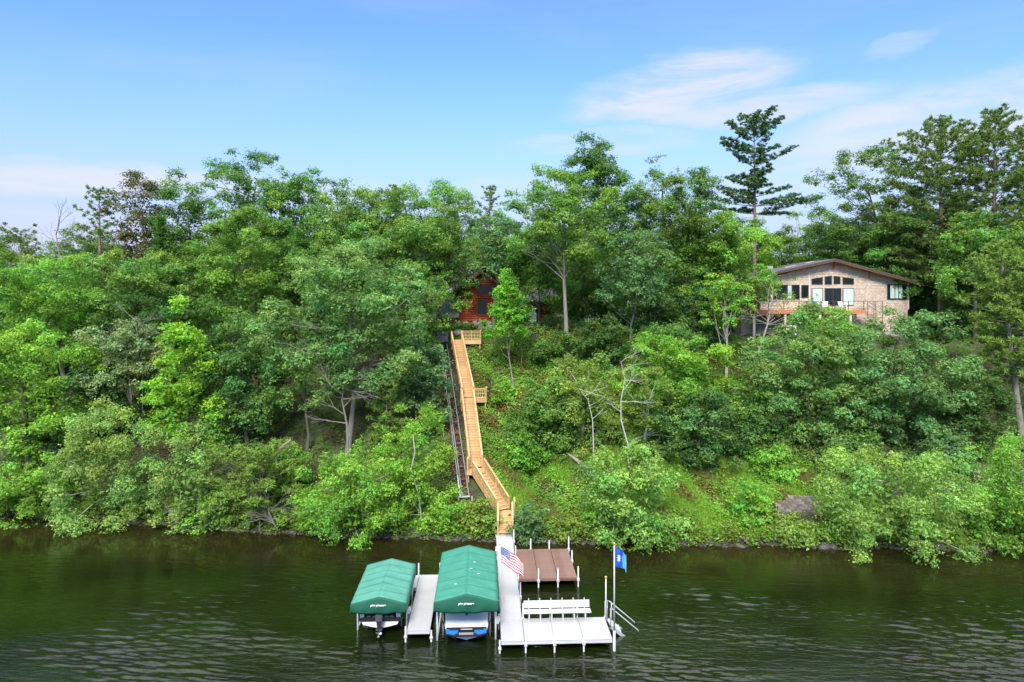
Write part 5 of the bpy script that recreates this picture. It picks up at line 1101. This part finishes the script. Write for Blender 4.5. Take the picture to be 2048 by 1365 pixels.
# --- along the shore -------------------------------------------------------
B('shrub', 'shrub', 'mixed green shrubs hanging over the water at the left edge', 50, 925, 1036, 170, 56.9, 'fresh', 74, leaf=.20, dens=1.1)
B('birch_tree', 'birch', 'large pale green birch leaning over the left shore', 212, 822, 1040, 200, 55.0, 'birch', 75, by=57.5, bark=BARK_BIRCH, leaf=.155, dens=.95, droop=.4, up=.5, depth=.7)
B('birch_tree', 'birch', 'smaller pale birch right of the large left one', 375, 868, 1056, 130, 53.8, 'birch', 76, by=56.5, bark=BARK_BIRCH, leaf=.155, dens=.95, droop=.4, up=.5, depth=.7)
conifer('pine_tree', 'yellow green pine drooping over the water with bare twigs below', 520, 895, 1070, 215, 52.7, 'pinebr', 77, 'red', base=500, by=55, dens=1.3)
dead_tree('tangle of bare twigs hanging to the water under the drooping pine', 560, 52, [(520, 990, 53), (540, 1030, 52.3), (555, 1060, 51.8)], 78, .07, tw=(12, 1.1, 3), name='fallen_branches', cat='dead branches', up=-.35)
B('birch_tree', 'birch', 'dense green birch low over the water, left of the white stemmed one', 710, 905, 1085, 180, 51.6, 'fresh', 79, by=54.5, bark=BARK_BIRCH, leaf=.155, dens=.95, droop=.4, up=.5, depth=.7)
B('birch_tree', 'birch', 'green birch with a curved white stem, left of the stair foot', 826, 815, 1062, 150, 53.9, 'fresh', 80, base=845, by=52.8, bark=BARK_BIRCH, leaf=.155, dens=.9, gap=.95, droop=.4, up=.5, depth=.7, trY=52.5, tr=[(842, 1030), (836, 985), (822, 938), (830, 905), (826, 870)], trunk_r=.07, nl=3)
B('shrub', 'shrub', 'round blue green shrub just right of the stair foot', 1058, 1012, 1082, 66, 51.3, 'blue', 81, by=51.8, leaf=.19, rc=.5, dens=1.2)
B('birch_tree', 'birch', 'leafy birch leaning out over the water right of the swim platform', 1258, 895, 1100, 180, 50.9, 'birch', 82, by=53.5, bark=BARK_BIRCH, leaf=.20, dens=1.1, gap=1.0, droop=.4, up=.5, depth=.7, kind='round')
B('shrub', 'shrub', 'trailing leaves dipping into the water below the leaning birch', 1318, 1035, 1108, 60, 49.9, 'fresh', 83, by=50.8, leaf=.19, rc=.5, droop=.5)
B('shrub', 'shrub', 'bright green shrub in front of the old block wall', 1498, 965, 1080, 80, 52.3, 'shrub', 84, leaf=.20, rc=.6)
B('birch_tree', 'birch', 'broad pale birch bush spreading over the water at the right', 1800, 905, 1098, 305, 49.9, 'birch', 85, by=52.5, bark=BARK_BIRCH, leaf=.155, dens=1.0, droop=.4, up=.5, depth=.7)
B('birch_tree', 'birch', 'pale birch over the water at the right edge', 2035, 880, 1098, 190, 49.6, 'fresh', 86, by=52.5, bark=BARK_BIRCH, leaf=.155, dens=.95, droop=.4, up=.5, depth=.7)
for k, (px, pt, pb, w, Y, c, lab) in enumerate([
    (955, 1000, 1072, 70, 52.2, 'olive', 'yellow green shrub between the white stemmed birch and the stair foot'), (895, 1015, 1072, 60, 52.0, 'shrub', 'low shrub on the bank under the curved white stem'),
    (1130, 1040, 1085, 60, 51.3, 'olive', 'low shrub on the bank behind the red platform'), (1195, 1020, 1085, 70, 51.5, 'shrub', 'leafy shrub at the waterline left of the leaning birch'),
    (1600, 1052, 1088, 80, 50.6, 'olive', 'yellow green weeds at the waterline under the block wall'), (1545, 900, 975, 90, 57, 'fresh', 'leafy shrub above the old block wall'),
    (1050, 880, 960, 70, 57.5, 'shrub', 'leafy shrub on the slope right of the stair turn'), (620, 985, 1050, 90, 54, 'yellow', 'bright yellow green bush behind the hanging twigs'),
    (430, 980, 1060, 80, 53.8, 'fresh', 'green shrub low on the bank between the pale birch and the drooping pine'), (1200, 640, 720, 110, 71, 'dark', 'dark undergrowth shrub on the bluff edge right of the long trunk'),
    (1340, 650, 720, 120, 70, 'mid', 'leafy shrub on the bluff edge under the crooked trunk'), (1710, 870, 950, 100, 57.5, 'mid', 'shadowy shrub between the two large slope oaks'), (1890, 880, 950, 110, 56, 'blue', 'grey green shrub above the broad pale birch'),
    (1010, 770, 810, 46, 65, 'shrub', 'low leafy shrub right of the mid landing'), (560, 900, 985, 110, 57, 'shrub', 'fern covered hump behind the broken snag'), (1110, 670, 730, 90, 70.5, 'mid', 'low shrub at the foot of the long pale trunk'),
    (930, 655, 668, 30, 78.6, 'mid', 'small clipped shrub at the boulder wall by the cabin'), (905, 652, 672, 26, 77.5, 'shrub', 'tiny shrub on the lawn left of the boulder wall')]):
    B('shrub', 'shrub', lab, px, pt, pb, w, Y, c, 300 + k, leaf=.20, rc=.5 if w < 70 else .75, dens=1.0)
# --- broken snags and fallen stems ---------------------------------------
sg = at(545, 935, 55.5); root = empty('broken_snag', (sg.x, 55.5, float(gz(sg.x, 55.5))), 0, 'broken leaning grey snag behind the drooping pine', 'dead tree'); mb = MB(); mb.tube([at(530, 975, 55.5), at(546, 935, 55.3), at(560, 900, 55.2), at(582, 880, 55.1)], [.30, .26, .20, .07], 9); trunk_obj(root, mb, BARK_PALE)
sg = at(1180, 945, 55); root = empty('fallen_log', (sg.x, 55, float(gz(sg.x, 55))), 0, 'pale fallen trunk pointing up from the grass right of the stairs', 'fallen trunk'); mb = MB(); mb.tube([at(1212, 978, 53.8), at(1180, 946, 54.6), at(1155, 922, 55), at(1136, 908, 55.3)], [.20, .19, .16, .05], 8); trunk_obj(root, mb, BARK_PALE)
sg = at(350, 1040, 53.5); root = empty('fallen_log', (sg.x, 53.6, .3), 0, 'fallen trunk sloping from the left bank into the water', 'fallen trunk'); mb = MB(); mb.tube([at(330, 1005, 55.2), at(350, 1040, 53.9), at(366, 1058, 53.0)], [.18, .16, .12], 8); twigs(mb, at(350, 1040, 53.9), Vector((-.8, -.3, -.2)).normalized(), .9, .05, random.Random(2), 2); trunk_obj(root, mb, BARK_PALE)
for k, (x0, y0, x1, y1, Y, lab) in enumerate([(1722, 1118, 1790, 1070, 50, None), (790, 1000, 1, 1, 1, None)]): pass

# --- distant rows closing the gaps: shared shapes ----------------------------
protos = []
for k in range(4):
    r_ = B('forest_tree', 'tree', 'dark treetop in the far row behind the front trees', 700 + k * 150, 400, 628, 170, 104, ['dark', 'mid', 'dark', 'pine'][k], 400 + k, group='far row of forest trees', leaf=.26, dens=.8); protos.append(r_)
rr = random.Random(77)
row = []
for x in np.arange(-100, 105, 6.2): row.append((x + rr.uniform(-2, 2), rr.uniform(99, 118), rr.uniform(.82, 1.0)))
for x in np.arange(-130, 135, 9.0): row.append((x + rr.uniform(-3, 3), rr.uniform(125, 150), rr.uniform(.9, 1.15)))
for x in np.arange(-64, -36, 5.0): row.append((x, 74 + rr.uniform(-4, 6), .72))
for x in np.arange(44, 66, 5.5): row.append((x, 92 + rr.uniform(-3, 3), .92))
for k, (x, y, s) in enumerate(row):
    src = protos[k % 4]; c = src if k < 4 else copy_tree(src); px_ = 1024 + x / y * FPX
    low = 1.0 if not (1540 < px_ < 1660) else .8
    c.location = (x, y, float(gz(x, y))); c.rotation_euler.z = rr.uniform(-.5, .5); q = s * low * .86; c.scale = (q * rr.uniform(.9, 1.2), q * rr.uniform(.9, 1.2), q)
    c['label'] = 'dark treetop in the far row behind the front trees'

# --- undergrowth --------------------------------------------------------------
def ground_leaves(name, n, xr_, dr_, size, colf, seed, tall=.35, keep=None, quad=False, clump=7):
    rng = np.random.default_rng(seed); m = n // clump; x = rng.uniform(*xr_, m); d = rng.uniform(*dr_, m); y = shore(x) + d
    if keep is not None: k = keep(x, y, d, rng); x, y, d = x[k], y[k], d[k]
    m = len(x); h = rng.uniform(.05, tall, m) * (1 + .6 * np.sin(x * 1.7 + y) * np.sin(y * 1.3)); li = np.repeat(np.arange(m), clump)
    X = x[li] + rng.normal(0, .2, len(li)); Y_ = y[li] + rng.normal(0, .2, len(li)); Z = gz(X, Y_) + np.maximum(.03, h[li] + rng.normal(0, .08, len(li))); cc = colf(x, y, d, rng)[li] * np.clip(1 + rng.normal(0, .14, len(li)), .5, 1.6)[:, None]
    P_ = leaves(np.stack([X, Y_, Z], 1), np.tile([0, -.25, 1.], (len(li), 1)), size, .62, cc, rng, quad, .42); NT[0] += len(P_); return tag(link(name, np_mesh(name, P_, cc), LEAF), kind='stuff')
def nz(x, y, s, o=0): return .5 + .25 * np.sin(x * s + o) * np.cos(y * s * 1.3 + o * 2) + .25 * np.sin(x * s * 2.3 + y * s * 1.7 + o)
def off_stairs(x, y):
    # nothing grows through the stairs, the landings or the tram bed
    cx = np.interp(y, [50, 53.5, 57.0, 64.6, 73.6, 75.2], [-.5, -.55, -3.0, -4.2, -5.9, -5.9]); return ~((x > 20.0) & (x < 24.2) & (y > 51.2) & (y < 53.4)) & ~((x > cx - np.interp(y, [50, 54, 55, 76], [1.0, 1.2, 2.0, 2.3])) & (x < cx + .75) & (y < 75.3))
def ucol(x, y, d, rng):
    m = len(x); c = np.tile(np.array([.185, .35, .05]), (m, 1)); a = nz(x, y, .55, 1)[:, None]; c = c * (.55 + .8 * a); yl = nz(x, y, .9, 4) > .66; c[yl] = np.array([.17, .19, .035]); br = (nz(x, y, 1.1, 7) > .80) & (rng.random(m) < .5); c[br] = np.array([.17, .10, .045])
    rust = (((x + .3) / 1.6) ** 2 + ((y - 65.6) / 1.9) ** 2 < 1) & (rng.random(m) < .65); c[rust] = np.array([.24, .085, .04]); far = (x < -8) | ((x > 13) & (d > 8)); c[far] *= .55; return c  # outer zones darkened: shade under the trees is put into the leaf colour
keep1 = lambda x, y, d, rng: off_stairs(x, y) & (y < 78.3) & (rng.random(len(x)) < np.where((x > -7) & (x < 26), 1.0, .45)) & ~((np.abs(x + 9.5) < 3.5) & (y > 75))
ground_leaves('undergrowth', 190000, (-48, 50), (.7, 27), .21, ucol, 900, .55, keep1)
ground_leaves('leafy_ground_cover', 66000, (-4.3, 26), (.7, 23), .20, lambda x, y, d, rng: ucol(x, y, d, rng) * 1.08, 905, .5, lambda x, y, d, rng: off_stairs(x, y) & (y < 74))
gk = lambda x, y, d, rng: off_stairs(x, y) & (nz(x, y, .45, 3) > .30)
def gcol(x, y, d, rng):
    m = len(x); c = np.array([.26, .45, .06])[None, :] * rng.uniform(.7, 1.25, m)[:, None]; s = nz(x, y, .7, 9) > .68; c[s] = np.array([.25, .22, .08]); return c
# long grass on the open lower slope
rng = np.random.default_rng(901); m = 66000; x = rng.uniform(-.9, 25, m); d = rng.uniform(.5, 8.5, m); y = shore(x) + d; k = gk(x, y, d, rng); x, y, d = x[k], y[k], d[k]; cc = gcol(x, y, d, rng); z = gz(x, y); hh = rng.uniform(.35, .75, len(x)); a = rng.uniform(0, 6.3, len(x)); w = .035
P_ = np.stack([np.stack([x - w * np.cos(a), y - w * np.sin(a), z - .03], 1), np.stack([x + w * np.cos(a), y + w * np.sin(a), z - .03], 1), np.stack([x + rng.normal(0, .16, len(x)), y + rng.normal(-.08, .16, len(x)), z + hh], 1)], 1); NT[0] += len(P_)
tag(link('long_grass', np_mesh('long_grass', P_, cc), LEAF), kind='stuff')
# mown lawn by the cabin
rng = np.random.default_rng(902); m = 14000; x = rng.uniform(-13.5, -5.4, m); y = rng.uniform(75.2, 81.2, m); z = gz(x, y); a = rng.uniform(0, 6.3, m); w = .06; cc = np.array([.10, .21, .025])[None, :] * rng.uniform(.8, 1.2, m)[:, None]
P_ = np.stack([np.stack([x - w * np.cos(a), y - w * np.sin(a), z - .02], 1), np.stack([x + w * np.cos(a), y + w * np.sin(a), z - .02], 1), np.stack([x, y, z + .16], 1)], 1); tag(link('lawn_grass', np_mesh('lawn_grass', P_, cc), LEAF), kind='stuff')
# dry leaves and gravel in the tram bed
rng = np.random.default_rng(903); m = 9000; t = rng.random(m); x = -3.9 - 3.5 * t + rng.normal(0, .38, m); y = 54.6 + 18.6 * t; z = gz(x, y) + .04; cc = np.where(rng.random((m, 1)) < .5, np.array([[.30, .20, .14]]), np.array([[.16, .11, .08]])) * rng.uniform(.7, 1.3, (m, 1))
tag(link('dry_leaves', np_mesh('dry_leaves', leaves(np.stack([x, y, z], 1), np.tile([0, 0, 1.], (m, 1)), .16, .7, cc, rng, False, .4), cc), LEAF), kind='stuff')
# broad low plants along the waterline
sh_keep = lambda x, y, d, rng: (rng.random(len(x)) < .9) & ~((x > 20.2) & (x < 23.9) & (y > 51.3)) & ((x < -1.2) | (x > .35))
def scol(x, y, d, rng):
    m = len(x); c = np.array([.16, .285, .04])[None, :] * (.65 + .7 * nz(x, y, 1.3, 2)[:, None]); s = rng.random(m) < .15; c[s] = np.array([.20, .22, .04]); return c
ground_leaves('bank_plants', 52000, (-36, 38), (.12, 2.2), .20, scol, 904, .75, sh_keep)
print('leaf triangles', NT[0])
